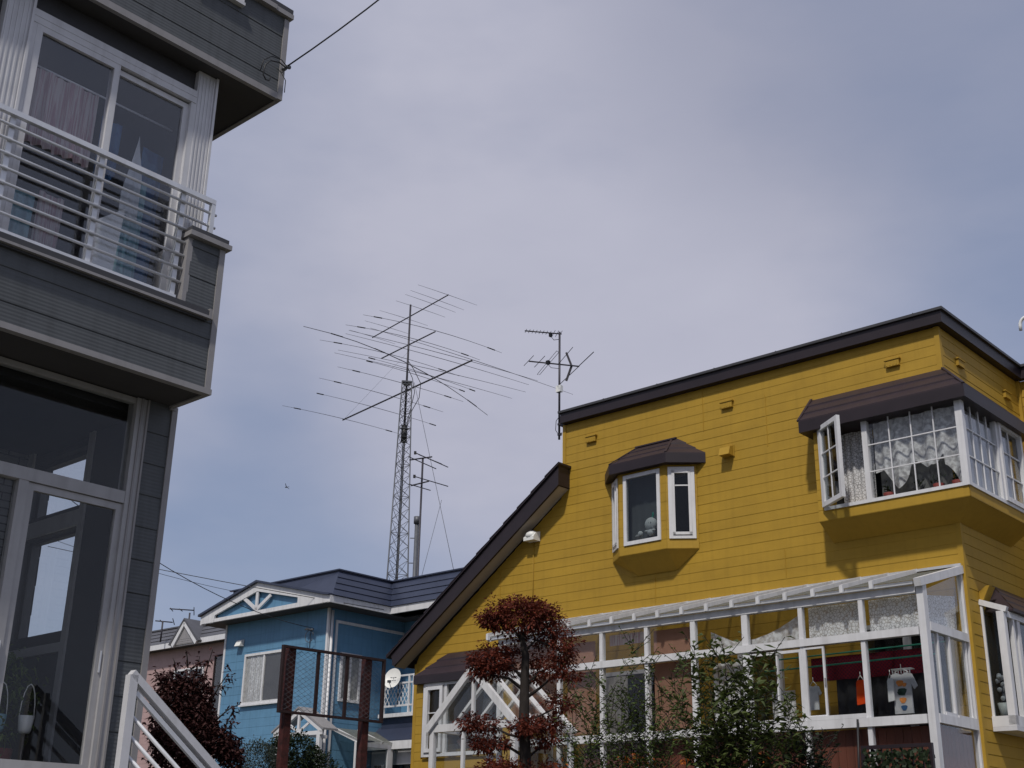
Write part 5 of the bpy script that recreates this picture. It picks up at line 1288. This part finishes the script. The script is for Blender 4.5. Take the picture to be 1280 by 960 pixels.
for (p, q, r_) in (((655, 457), (667, 444.5), .005), ((668, 459), (681, 445), .005), ((698, 455), (716, 434), .005), ((724, 457), (742, 440), .007), ((700, 480), (724, 457.5), .006)):
    MB().tube([lh(*p, z2), lh(*q, z2)], r_, 5).build('element', 'galv_dark', TA)
mb = MB(); P4 = [lh(*p, z2) for p in ((671.5, 468), (674.5, 468.5), (698.5, 440.5), (696, 438.5))]; mb.tube(P4+[P4[0]], .004, 5); mb.build('element', 'galv_dark', TA)
mb = MB(); v0 = lh(714.5, 457.5, z2); mb.bar(v0, v0+Vector((-.08, -.03, .23)), .02, .03); mb.bar(v0, v0+Vector((-.08, -.03, -.23)), .02, .03); mb.build('reflector', 'galv_dark', TA)
c = lh(685, 453, z2); MB().box(c.x-.025, c.x+.025, c.y-.025, c.y+.025, c.z-.03, c.z+.025).build('connector', 'black', TA)
mb = MB(); mb.tube([c-Vector((0, 0, .03)), c+Vector((.06, 0, -.1)), Vector((x0, yy0, z2-.08))], .004, 5); mb.build('cable', 'black', TA)
mb = MB(); mb.box(x0-.045, x0+.045, yy0-.03, yy0+.03, jb.z-.05, jb.z+.05); mb.build('junction_box', 'white_plastic', TA)

# ================================================================ radio tower with its beam antennas
TX, TY_ = -5.52, 61.75
tz = at(508, 478, 62).z
TW = thing('radio_tower', 'tall tapering grey lattice radio tower rising behind the blue house', 'tower', (TX, TY_, 0))
def tw(z): return .50+(tz-z)*.050
legs = [(math.cos(t), math.sin(t)) for t in (R(100), R(220), R(340))]
def lp(i, z): w_ = tw(z)*.577; return Vector((legs[i][0]*w_, legs[i][1]*w_, z))
for i in range(3): MB().tube([lp(i, 0), lp(i, tz)], [.045, .030], 6).build('leg', 'galv', TW)
lat = MB(); z = 0; k = 0
while z < tz-.1:
    h = max(.42, tw(z)*.72)
    z2_ = min(z+h, tz)
    for i in range(3):
        j = (i+1) % 3
        lat.tube([lp(i, z), lp(j, z2_)], .013, 4, False); lat.tube([lp(j, z), lp(i, z2_)], .013, 4, False); 
        if k % 3 == 0: lat.tube([lp(i, z), lp(j, z)], .014, 4, False)
    z = z2_; k += 1
lat.build('lattice', 'galv', TW)
mb = MB()
for i in range(3): mb.bar(lp(i, tz), lp((i+1) % 3, tz), .08, .08)
for zz in (tz-.15, tz-2.6): mb.prism([lp(i, zz)*1 for i in range(3)], (0, 0, .03))
mb.build('platform', 'galv', TW)
MB().tube([(0, 0, tz-3.1), (0, 0, at(514.5, 381, 62).z)], [.06, .05], 8).build('mast', 'galv_dark', TW)
MB().tube([(0, 0, tz-3.3), (0, 0, tz-2.4)], .16, 8).build('rotator', 'black', TW)
mb = MB(); mb.tube([(.1, .0, tz-2.5), (.35, -.1, tz-1.6), (.7, -.15, tz-.9), (.75, -.15, tz-.1), (.35, -.1, tz+.7), (.03, 0, tz+1.2)], .02, 5); mb.tube([(.1, .0, tz-2.3), (.3, -.1, tz-1.4), (.45, -.15, tz-.6), (.3, -.1, tz+.2), (.03, 0, tz+.8)], .02, 5); mb.tube([(.05, -.1, tz-2.6), (.0, -.25, 0)], .035, 5); mb.build('cable', 'black', TW)
def beam(name, label, cpx, boom, els, rb=.05, re=.015, sag=.10, extra=()):
    z = at(*cpx, 62).z
    T_ = thing(name, label, 'antenna', (TX, TY_, z), 0)
    o = Vector((TX, TY_, z))
    h = lambda p: hitz(p[0], p[1], z)-o
    B0, B1 = h(boom[0]), h(boom[1]); off = Vector((0, 0, 0))
    if name != 'dipole_antenna': MB().tube([B0, B1], rb*.8, 7).build('boom', 'galv_dark', T_)
    for e in els:
        p, q, traps = h(e[0]), h(e[1]), e[2]
        n = 9; pts = []; rr = []
        for i in range(n):
            t = i/(n-1); c = p.lerp(q, t); c.z += sag*(1-(2*t-1)**2); pts.append(c); rr.append(re*(.55+.45*(1-abs(2*t-1))))
        el = MB().tube(pts, rr, 5).build('element', 'galv_dark', T_)
        for tf in traps:
            def ev(t): c = p.lerp(q, t); c.z += sag*(1-(2*t-1)**2); return c
            MB().tube([ev(max(0, tf-.028)), ev(min(1, tf+.028))], .030, 7).build('trap', 'black', el)
    return T_
beam('beam_antenna', 'small topmost beam antenna with fine elements at the mast head', (514.5, 391), ((465.5, 422), (560.5, 368.6)),
     [((522.5, 356), (596, 381.5), ()), ((513, 363), (580, 387.5), ()), ((506.5, 368), (569.5, 390.5), ()), ((495, 376), (556.5, 396.5), ()), ((474.5, 388), (534.5, 407), ()), ((456, 401), (510, 417), ()), ((437, 412.5), (494, 430), ())], .04, .012, .02)
beam('beam_antenna', 'middle beam antenna with trapped elements on the tower mast', (511, 430), ((477, 448), (544, 414.6)),
     [((454, 393.5), (627, 441), (.10, .92)), ((432, 406), (600, 450), (.11, .88)), ((400, 425), (574, 470), (.12, .87))], .045, .016, .22)
beam('beam_antenna', 'largest lower beam antenna with a long boom at the tower top', (507, 479), ((428.5, 525), (590, 450.5)),
     [((353, 507), (500, 542.5), (.12, .90)), ((396, 491.5), (545, 532), (.025, .97)), ((399, 472.5), (554, 515), (.14, .86)), ((422, 458.5), (579, 502), (.14, .87)), ((458, 451), (581, 489.5), (.03, .97)), ((460.5, 447), (594, 489), (.03, .97)), ((418, 441), (640, 498), ()), ((422.5, 437.5), (657, 490), ()), ((432, 417), (661, 481), ()), ((436, 413), (672, 476), ()), ((463, 410), (716, 493), ())], .055, .015, .09)
beam('dipole_antenna', 'long single rotary dipole crossing the other beams at an angle', (510, 452), ((379.5, 408), (609.5, 519)),
     [((379.5, 408), (609.5, 519), (.155, .37, .90))], .04, .026, .75)
mb = MB()
e = Vector((TX, TY_, at(512, 440, 62).z)); p = hitz(430, 524, at(507, 479, 62).z)
tag(MB().tube([tuple(e), tuple(p)], .006, 4).build('stay_wire', 'galv'), 'thin stay wire from the mast down to the near end of the long boom', 'wire')
p0 = Vector((TX+.4, TY_, tz)); 
tag(MB().tube([tuple(p0), tuple(at(569, 722, 50))], .012, 4).build('guy_wire', 'galv'), 'thin guy wire running down right from the tower top', 'wire')
tag(MB().tube([tuple(at(552, 625, 52)), tuple(at(525, 728, 50))], .010, 4).build('guy_wire', 'galv'), 'faint shorter guy wire slanting down behind the blue roof', 'wire')

# pole with two small double beams next to the tower
PD = 42
def P42(x, y): return at(x, y, PD)
b0 = P42(522, 722); t0 = P42(528, 573)
PM = thing('antenna_pole', 'thin pole with two stacked double aerials right of the lattice tower', 'antenna', (b0.x, b0.y, 0))
o = Vector((b0.x, b0.y, 0))
MB().tube([(0, 0, 0), (0, 0, t0.z)], .035, 8).build('mast', 'galv_dark', PM)
for zc, boom, els in ((t0.z, ((512, 575), (540, 571)), (((511, 571), (545, 586)), ((519, 566), (560, 584)), ((524, 568.5), (552, 580)))), (P42(526, 605).z, ((514, 607), (536, 601.5)), (((511, 605), (538, 613)), ((518, 595.5), (560, 608))))):
    MB().tube([hitz(*boom[0], zc)-o, hitz(*boom[1], zc)-o], .025, 6).build('boom', 'galv_dark', PM)
    for p, q in els: MB().tube([hitz(*p, zc)-o, hitz(*q, zc)-o], .018, 5).build('element', 'galv_dark', PM)
    c = hitz(*els[1][0], zc)-o; MB().box(c.x-.04, c.x+.04, c.y-.04, c.y+.04, c.z-.05, c.z+.05).build('connector', 'black', PM)
b1 = at(518, 724, 44); t1 = at(520.5, 646, 44)
mb = MB(); mb.tube([(0, 0, 0), (0, 0, t1.z-.25)], .075, 10); mb.tube([(0, 0, t1.z-.25), (0, 0, t1.z)], .12, 10)
for k in range(9): mb.box(-.22, .0, -.012, .012, t1.z-.8-k*.9, t1.z-.77-k*.9)
o2 = mb.build('steel_pole', 'galv'); o2.location = (b1.x, b1.y, 0); tag(o2, 'short thick steel pole with climbing pegs beside the lattice tower', 'pole')

# aerials on the pink house roof
for i, (mx_, my_, tx_, ty_, bm, els, lb) in enumerate((
    (236, 778, 236.5, 766, ((212, 761), (243, 763)), (((242.5, 759), (242.5, 769)), ((224, 761), (228, 764)), ((213, 760), (216, 764))), 'small aerial above the peak of the pink house roof'),
    (203, 781, 203, 777, ((194, 776), (216, 778)), (((216, 773), (218, 781)), ((200, 775), (203, 778))), 'low aerial at the left of the pink house roof'))):
    bb_ = at(mx_, my_, 46); tt = at(tx_, ty_, 46); o = Vector((bb_.x, bb_.y, bb_.z-.6))
    A_ = thing('roof_aerial', lb, 'antenna', tuple(o))
    MB().tube([(0, 0, 0), (0, 0, tt.z-o.z)], .03, 6).build('mast', 'galv_dark', A_)
    p, q = at(*bm[0], 46)-o, at(*bm[1], 46)-o; MB().tube([p, q], .022, 5).build('boom', 'galv_dark', A_)
    for p, q in els: MB().tube([at(*p, 46)-o, at(*q, 46.2)-o], .016, 5).build('element', 'galv_dark', A_)

# ================================================================ wires
def wire(p, q, sag, r_, label, name='power_line', m='black'):
    pts = []
    for i in range(17):
        t = i/16; c = Vector(p).lerp(Vector(q), t); c.z -= sag*(1-(2*t-1)**2); pts.append(tuple(c))
    return tag(MB().tube(pts, r_, 5).build(name, m), label, 'wire')
WG = lambda x, y, z: Vector((GO.x, GO.y, 0))+U*x+Q*y+Vector((0, 0, z))
anc = pg(354, 86, 'x', .51)
A0 = WG(.53, anc.y, anc.z)
far = at(448, 0, 9.0); dirw = (far-A0)
wire(A0, A0+dirw*6, .3, .007, 'black service wire leaving the top corner of the grey house')
CW = thing('cable_coil', 'looped black cable and insulator at the top corner of the grey house', 'cable', tuple(A0))
mb = MB(); mb.tube([(0, 0, 0), (.02, 0, .01), (.04, .02, .02)], .018, 8); mb.ball((-.005, 0, -.01), .022, .022, .02, 10, 6); mb.build('insulator', 'galv', CW)
mb = MB(); QV = Q
def cpt(y, z, x=.03): v = U*x+QV*y; return (v.x, v.y, z)
mb.tube([cpt(0, 0), cpt(-.06, .035), cpt(-.16, .02), cpt(-.24, -.06), cpt(-.26, -.17)], .0045, 5)
mb.tube([cpt(-.005, -.02), cpt(-.08, 0), cpt(-.17, -.03), cpt(-.22, -.10), cpt(-.23, -.20), cpt(-.20, -.235), cpt(-.165, -.225), cpt(-.15, -.18)], .006, 6)
mb.tube([cpt(0, -.03), cpt(-.05, -.09), cpt(-.10, -.07)], .004, 5); mb.tube([cpt(-.05, -.09), cpt(.0, -.14), cpt(.0, -.26)], .004, 5)
mb.build('loop', 'black', CW)
bk = Vector((BO.x, BO.y, 0))+U*(-.35)+Q*(-.12)+Vector((0, 0, pb(385, 787, 'y', -.1).z))
for (x_, y_, e_, lb, sg) in ((120, 672, bk, 'wire crossing the sky towards the bracket on the blue house', .35), (120, 683, at(330, 735, 27), 'upper thin wire running to the peak of the blue house', .2), (120, 700, at(420, 735, 31), 'faint wire passing above the pink house roof', .3)):
    pass
wire(at(80, 618, 22), bk, .35, .008, 'wire crossing down to the bracket on the blue house wall')
wire(at(60, 683, 30), at(480, 762, 27.4), .05, .008, 'nearly level wire crossing in front of the blue house roof')
wire(at(60, 672, 34), at(330, 746, 40), .15, .007, 'faint thin wire above the pink house roof')
# bird
BD = at(358, 609, 90)
mb = MB(); mb.ball((0, 0, 0), .22, .08, .07, 8, 6); mb.add([(-.05, 0, .02), (.05, 0, .02), (-.05, .55, .16), (-.13, .55, .15)], [(0, 1, 2, 3)]); mb.add([(-.05, 0, .02), (.05, 0, .02), (-.05, -.55, .12), (-.13, -.55, .11)], [(0, 1, 2, 3)]); mb.add([(-.2, .03, 0), (-.2, -.03, 0), (-.38, -.06, .02), (-.38, .06, .02)], [(0, 1, 2, 3)])
o = mb.build('bird', 'grey_dark'); o.location = BD; o.scale = (.6, .6, .6); o.rotation_euler = (R(20), 0, R(160)); tag(o, 'small dark bird flying in the open sky left of the tower', 'bird')

# ================================================================ rusty framed mesh screen on two posts
d0 = 16.0; yw = R(43)
CL = at(360, 806, d0); E1 = Vector((math.cos(yw), math.sin(yw), 0))
def pxc(x, y):                      # on the vertical plane of the screen
    v = ray(x, y); n = Vector((-E1.y, E1.x, 0)); t = (CL-EYE).dot(n)/v.dot(n); p = EYE+v*t
    return (p-Vector((CL.x, CL.y, 0))).dot(E1), p.z
corners = [pxc(*p) for p in ((352, 804), (480, 826), (478, 903), (348, 892))]
CF = thing('mesh_screen', 'rusty framed wire mesh screen raised on two red steel posts', 'screen', (CL.x, CL.y, 0), yw)
xl_, xr_ = (corners[0][0]+corners[3][0])/2, (corners[1][0]+corners[2][0])/2; zt4, zb4 = (corners[0][1]+corners[1][1])/2, (corners[2][1]+corners[3][1])/2
mb = MB(); rect_frame(mb, 'y', 0, xl_, xr_, zb4, zt4, .03, -.03, .02)
mb.build('frame', 'rust_dark', CF)
for xf in (.34, .62): MB().box(xl_+(xr_-xl_)*xf-.02, xl_+(xr_-xl_)*xf+.02, -.02, .01, zb4, zt4).build('bar', 'rust_dark', CF)
pA = (pxc(366, 820)[0]+pxc(358, 950)[0])/2; pB = (pxc(460, 840)[0]+pxc(458, 950)[0])/2
for xx in (pA, pB): MB().box(xx-.05, xx+.05, .022, .12, 0, zt4-.01).build('post', 'rust', CF)
mb = MB(); cw, ch = .048, .060
nx = int((xr_-xl_-.09)/cw); nz = int((zt4-zb4-.09)/ch)
xs0, zs0 = xl_+.045, zb4+.045
for i in range(nx):
    pts = []
    for j in range(nz*2+1):
        pts.append((xs0+cw*(i+.5)+(cw/2 if (j % 2) == (i % 2) else -cw/2)*1.0, 0, zs0+ch*j/2))
    mb.tube(pts, .0032, 4, False)
mb.build('wire_mesh', 'galv', CF)

# ================================================================ vegetation
def leaf(mb, c, L_, W_l, d=None, droop=.3):
    if d is None: d = Vector((random.gauss(0, 1), random.gauss(0, 1), random.gauss(0, .7)))
    d = d.normalized(); s_ = d.cross(Vector((random.gauss(0, .5), random.gauss(0, .5), 1)))
    if s_.length < 1e-3: return
    s_.normalize(); n = d.cross(s_)
    tip = c+d*L_-Vector((0, 0, L_*droop)); mid = c+d*L_*.5
    mb.add([c, mid+s_*W_l/2+n*W_l*.15, tip, mid-s_*W_l/2+n*W_l*.15, mid], [(0, 1, 4), (0, 4, 3), (1, 2, 4), (4, 2, 3)])
def local(O): return lambda x, y, d: at(x, y, d)-O

# --- red topiary maple
D1 = 10.2
base = at(640, 960, D1); O1 = Vector((base.x, base.y, 0))
RT = thing('topiary_maple', 'dark trunked maple clipped into tiers of red foliage before the yellow house', 'tree', tuple(O1))
T1 = lambda x, y, dd=0: at(x, y, D1+dd)-O1
mb = MB()
zb = T1(645, 960)
mb.tube([(0.05, 0, 0), (zb.x+.0, zb.y, 1.0), tuple(T1(657, 958)), tuple(T1(655, 900)), tuple(T1(656, 850)), tuple(T1(657, 820)), tuple(T1(651, 790))], [.075, .06, .048, .044, .037, .032, .018], 10); mb.build('trunk', 'bark', RT)
def limb(pts, r0, r1): n = len(pts); br = MB(); br.tube([tuple(T1(*p)) for p in pts], [r0+(r1-r0)*i/(n-1) for i in range(n)], 6); br.build('branch', 'bark', RT)
limb([(655, 850), (640, 833), (622, 822)], .016, .007); limb([(654, 862), (636, 848), (606, 842)], .018, .006); limb([(657, 858), (672, 842), (695, 830)], .018, .007); limb([(658, 872), (675, 860), (700, 838)], .017, .006)
limb([(651, 800), (640, 782), (620, 772)], .013, .005); limb([(652, 795), (668, 780), (690, 785)], .013, .005); limb([(651, 795), (655, 775), (652, 755)], .012, .004); limb([(655, 815), (670, 800), (700, 812)], .013, .005)
limb([(653, 922), (635, 918), (610, 905)], .014, .006); limb([(654, 945), (630, 930), (612, 925)], .014, .006); limb([(657, 900), (672, 896), (695, 885)], .013, .005); limb([(658, 948), (672, 937), (690, 932)], .013, .005)
clusters = [(652, 768, 40, 20, 0, 1500), (628, 775, 24, 13, .05, 500), (612, 777, 12, 8, .0, 160), (640, 757, 22, 12, -.05, 420), (668, 764, 20, 14, 0, 420), (688, 782, 22, 16, .08, 600), (703, 808, 17, 20, 0, 560), (705, 832, 16, 13, .05, 340), (690, 835, 18, 12, -.1, 320), (678, 800, 14, 14, .1, 260),
            (614, 825, 24, 22, 0, 1000), (605, 840, 14, 10, .05, 260), (628, 832, 18, 16, .1, 480), (598, 832, 10, 12, 0, 200), (645, 795, 14, 7, .1, 120),
            (585, 903, 13, 8, 0, 300), (606, 904, 16, 9, .05, 340), (602, 928, 13, 9, 0, 330), (622, 930, 15, 9, .05, 300), (660, 908, 20, 9, -.15, 520), (684, 905, 17, 9, 0, 360), (700, 878, 20, 10, 0, 360), (685, 925, 18, 8, .05, 340), (625, 958, 26, 8, -.1, 620), (672, 962, 22, 8, 0, 360), (665, 828, 16, 12, .2, 260), (640, 808, 16, 8, .15, 160), (606, 770, 10, 5, .1, 90), (716, 846, 10, 6, 0, 90), (668, 846, 14, 6, .1, 120)]
mb = MB()
for (cx, cy, rx, ry, dd, n) in clusters:
    for q in range(int(n/9)):
        while True:
            a_, b2, c_ = random.uniform(-1, 1), random.uniform(-1, 1), random.uniform(-1, 1)
            r_ = a_*a_+b2*b2+c_*c_
            if .12 < r_ < 1.0: break
        j = 1+random.choice((0, 0, .1, .25, .45))*random.random()
        cc = T1(cx+a_*rx*j, cy-b2*ry*j, dd+c_*rx*.0065)
        for k in range(15):
            g3 = Vector((random.gauss(0, 1), random.gauss(0, 1), random.gauss(0, .8)))
            leaf(mb, cc+g3*.019, random.uniform(.018, .042), random.uniform(.010, .021), g3+Vector((a_, c_, b2*.5)))
mb.build('crown', 'redleaf', RT)

# --- leafy shrubs in front of the lean-to
def shrub(name, label, D, bx, by, stems, m, L_, W_l, step, group=None, spread=.5, wood=.008):
    b0 = at(bx, by, D); O = Vector((b0.x, b0.y, 0))
    S = thing(name, label, 'shrub', tuple(O), 0, group)
    st = MB(); lf_ = MB()
    for (x_, y_, dd, side) in stems:
        tip = at(x_, y_, D+dd)-O
        root = Vector((random.uniform(-.12, .12), random.uniform(-.1, .1), 0))
        pts = []; n = 12
        ctrl = Vector((tip.x*.35, tip.y*.5, tip.z*.6))
        for i in range(n+1):
            t = i/n; c = root*(1-t)**2+ctrl*2*t*(1-t)+tip*t*t; pts.append(c)
        st.tube([tuple(p) for p in pts], [wood*(1.2-t/n) for t in range(n+1)], 5)
        total = sum((pts[i+1]-pts[i]).length for i in range(n)); zmin = .8
        s_ = 0
        for i in range(n):
            seg = pts[i+1]-pts[i]; ln = seg.length; dn = seg.normalized()
            k = 0
            while k < ln:
                c = pts[i]+dn*k
                if c.z > zmin:
                    az = random.uniform(0, 6.28); d = Vector((math.cos(az), math.sin(az), 0))*1.0+dn*random.uniform(.1, .9)
                    leaf(lf_, c, L_*random.uniform(.65, 1.2), W_l*random.uniform(.7, 1.2), d, random.uniform(0, .6))
                    if random.random() < side:
                        e = c+d.normalized()*random.uniform(.05, spread*.4)+Vector((0, 0, random.uniform(0, .1)))
                        st.tube([tuple(c), tuple(e)], .0025, 3, False)
                        for q in range(5):
                            az = random.uniform(0, 6.28)
                            leaf(lf_, c.lerp(e, q/4), L_*random.uniform(.6, 1.1), W_l*random.uniform(.7, 1.1), Vector((math.cos(az), math.sin(az), random.uniform(-.1, .9))), random.uniform(0, .6))
                k += step*random.uniform(.6, 1.4)
    st.build('stem', 'bark', S); lf_.build('foliage', m, S)
    return S
random.seed(21)
stems = [(893, 790, 0, .3), (866, 802, .1, .25), (905, 812, -.1, .3), (962, 815, .1, .25), (936, 822, 0, .35), (948, 835, -.1, .4), (925, 835, .2, .4), (972, 845, 0, .4), (885, 830, .1, .4), (905, 850, -.1, .5), (868, 850, .2, .4), (940, 865, -.2, .5), (990, 875, 0, .5), (960, 880, .1, .6), (915, 875, 0, .6), (890, 885, -.2, .6), (870, 895, 0, .6), (1000, 905, .1, .5), (850, 880, .1, .5), (935, 895, .2, .7), (905, 905, -.1, .7), (970, 915, -.1, .7), (860, 920, 0, .7)]
shrub('leafy_shrub', 'tall dark green shrub with long pointed leaves before the lean-to', 9.0, 925, 960, stems, 'leaf', .100, .030, .021)
stems = [(790, 800, 0, .2), (812, 825, .1, .2), (775, 835, 0, .3), (830, 855, .1, .3), (755, 850, -.1, .3), (735, 845, .1, .3), (800, 850, .1, .4), (820, 880, -.1, .5), (780, 875, .1, .5), (760, 890, 0, .5), (740, 880, .1, .4), (725, 870, 0, .3), (845, 835, .1, .3), (710, 900, 0, .4), (800, 905, .1, .6), (770, 915, 0, .6), (835, 905, .1, .6), (735, 915, .1, .6), (850, 870, 0, .4), (815, 925, 0, .6), (860, 815, .1, .25), (720, 930, 0, .5)]
shrub('leafy_shrub', 'loose shrub of many thin stems with small leaves beside the red maple', 9.7, 785, 960, stems, 'leaf_small', .050, .020, .013, None, .6, .004)
stems = [(1000, 930, 0, .8), (1015, 925, .1, .8), (985, 935, 0, .8), (1022, 945, 0, .8), (1005, 918, 0, .6), (1028, 935, 0, .6)]
shrub('leafy_shrub', 'low bush with small rounded leaves at the right of the tall shrub', 9.2, 1005, 960, stems, 'leaf_dark', .038, .028, .010, None, .5, .004)
stems = [(705, 845, 0, .3), (722, 838, 0, .2), (700, 860, .1, .3)]
shrub('leafy_shrub', 'thin light green sprays between the red maple tiers', 10.6, 712, 960, stems, 'leaf_small', .04, .018, .030, None, .5, .005)
# flowers low among the shrubs
FL = thing('orange_flowers', 'orange blossoms low among the shrubs before the lean-to', 'flowers', tuple(Vector((at(790, 960, 10.3).x, at(790, 960, 10.3).y, 0))))
O_ = Vector(FL.location)
for (x_, y_) in ((795, 945), (780, 950), (858, 948), (800, 955), (700, 955), (815, 952), (950, 948)):
    c = at(x_, y_, 10.3)-O_
    mb = MB()
    for k in range(14): leaf(mb, c+Vector((random.gauss(0, .03), random.gauss(0, .03), random.gauss(0, .02))), .04, .03)
    mb.build('blossom', 'leaf_orange', FL)
mb = MB()
for (x_, y_) in ((795, 945), (858, 948), (700, 955), (950, 948)): c = at(x_, y_, 10.3)-O_; mb.tube([(c.x, c.y, 0), tuple(c)], .006, 5)
mb.build('stalk', 'leaf_dark', FL)

# --- plum coloured tree behind the stair railing
D2 = 17.0; b0 = at(240, 960, D2); O2 = Vector((b0.x, b0.y, 0))
PT_ = thing('plum_tree', 'dense dark purple leaved tree before the pink house', 'tree', tuple(O2))
T2_ = lambda x, y, dd=0: at(x, y, D2+dd)-O2
mb = MB(); mb.tube([(0, 0, 0), (0, 0, 1.5), tuple(T2_(238, 940)), tuple(T2_(236, 890))], [.12, .10, .07, .03], 8); mb.build('trunk', 'bark', PT_)
cr_ = MB()
random.seed(5)
for (cx, cy, rx, ry, n) in ((232, 890, 28, 38, 2100), (215, 875, 24, 26, 1200), (246, 908, 25, 36, 1700), (228, 925, 40, 40, 2200), (262, 925, 24, 26, 1100), (205, 905, 20, 40, 1200), (285, 935, 18, 20, 800), (240, 850, 20, 14, 420), (256, 872, 12, 18, 360), (262, 905, 12, 16, 260), (212, 850, 16, 12, 300), (290, 950, 14, 20, 500), (215, 950, 30, 25, 900)):
    for k in range(n):
        while True:
            a_, b2, c_ = random.uniform(-1, 1), random.uniform(-1, 1), random.uniform(-1, 1); q = a_*a_+b2*b2+c_*c_
            if .15 < q < 1: break
        j = 1+random.choice((0, 0, 0, .2, .35))*random.random()
        leaf(cr_, T2_(cx+a_*rx*j, cy-b2*ry*j, c_*rx*.011), random.uniform(.05, .085), random.uniform(.025, .04))
for (x_, y_, tx_, ty_) in ((200, 850, 193, 838), (220, 840, 216, 822), (235, 835, 232, 812), (245, 840, 250, 820), (255, 850, 266, 812), (262, 880, 285, 842), (255, 860, 290, 860), (270, 900, 300, 880), (275, 925, 293, 885), (285, 930, 292, 898), (240, 835, 262, 826)):
    a_, b2 = T2_(x_, y_), T2_(tx_, ty_); mb = MB(); mb.tube([tuple(a_), tuple(a_.lerp(b2, .5)+Vector((0, 0, .03))), tuple(b2)], [.012, .008, .004], 5); mb.build('branch', 'bark', PT_)
    for k in range(16):
        c = a_.lerp(b2, random.uniform(.05, 1)); leaf(cr_, c+Vector((random.gauss(0, .03), random.gauss(0, .03), random.gauss(0, .03))), .07, .035)
for (x_, y_) in ((288, 900), (292, 885), (290, 848), (283, 838)):
    for k in range(12): leaf(cr_, T2_(x_+random.gauss(0, 3), y_+random.gauss(0, 3)), .07, .035)
cr_.build('crown', 'plumleaf', PT_)

# --- conifer bushes below the blue house
def bush(name, label, D, cx, base_y, blobs, m, L_, W_l, seed):
    random.seed(seed)
    b0 = at(cx, base_y, D); O = Vector((b0.x, b0.y, 0)); S = thing(name, label, 'bush', tuple(O))
    lf_ = MB(); st = MB()
    tp_ = at(blobs[0][0], blobs[0][1]+blobs[0][3]*.3, D)-O
    st.tube([(0, 0, 0), (tp_.x*.5, tp_.y*.5, tp_.z*.6), tuple(tp_)], [.07, .05, .015], 6); st.build('trunk', 'bark', S)
    for (x_, y_, rx, ry, n) in blobs:
        for k in range(n):
            while True:
                a_, b2, c_ = random.uniform(-1, 1), random.uniform(-1, 1), random.uniform(-1, 1); q = a_*a_+b2*b2+c_*c_
                if .3 < q < 1: break
            j = 1+random.choice((0, 0, .12, .25))*random.random()
            leaf(lf_, at(x_+a_*rx*j, y_-b2*ry*j, D+c_*rx*D/1575)-O, L_*random.uniform(.6, 1.3), W_l*random.uniform(.7, 1.2), Vector((a_, c_, b2+.3))+Vector((random.gauss(0, .4), random.gauss(0, .4), random.gauss(0, .4))))
    lf_.build('crown', m, S)
bush('conifer', 'grey green clipped conifer below the blue house window', 19, 325, 960, ((322, 955, 26, 30, 2600), (332, 975, 32, 40, 1800)), 'needle', .05, .016, 3)
bush('evergreen_bush', 'dark green bush in front of the blue house porch', 19.5, 370, 960, ((368, 946, 28, 30, 2600), (352, 940, 20, 20, 1000), (392, 955, 14, 22, 900), (370, 975, 40, 30, 1400)), 'leaf_dark', .055, .03, 4)
bush('evergreen_bush', 'dark bush at the foot of the blue house downpipe', 21, 410, 965, ((405, 965, 14, 25, 700), (420, 975, 14, 20, 400)), 'leaf_dark', .05, .028, 6)
# pale garden ornament glimpsed through the plum tree

# --- plants kept inside the grey house porch
def porch_plant(name, label, cat, x_, y_, z0, z1, rad, n, m, L_, W_l, hang_=False):
    S = thing(name, label, cat, (GO.x, GO.y, 0), YAW)
    mb = MB()
    if hang_: mb.tube([(x_, y_, z1), (x_, y_, 4.78)], .004, 4); mb.build('cord', 'white_plastic', S)
    else: mb.tube([(x_, y_, 2.01), (x_, y_, 2.01+.6*(z0-2.01)+.02), (x_, y_, z0)], [.07, .09, .10], 12); mb.build('pot', 'terracotta', S)
    mb = MB()
    for k in range(n):
        c = Vector((x_+random.gauss(0, rad*.5), y_+random.gauss(0, rad*.5), random.triangular(z0, z1, (z0+z1)/2)))
        leaf(mb, c, L_*random.uniform(.6, 1.2), W_l*random.uniform(.6, 1.2), None, .5)
    mb.build('leaves', m, S)
porch_plant('potted_plant', 'dark leafy plant in a red pot at the left of the glazed porch', 'plant', -.60, -1.35, 2.25, 2.95, .24, 480, 'leaf_small', .09, .03)
porch_plant('potted_plant', 'tall leafy plant in a red pot beside the end window of the porch', 'plant', -.75, -.62, 2.3, 3.05, .20, 380, 'leaf_small', .08, .03)
porch_plant('potted_plant', 'low green plant in a red pot below the plant stand in the porch', 'plant', -.45, -.95, 2.2, 2.5, .16, 260, 'leaf_small', .07, .03)
T_ = tag(gthing(MB().box(-.40, -.15, -1.5, -1.15, 2.135, 2.20), 'folded_mat', 'bluecloth', 'folded blue mat on the sill at the left of the glazed porch', 'mat'))
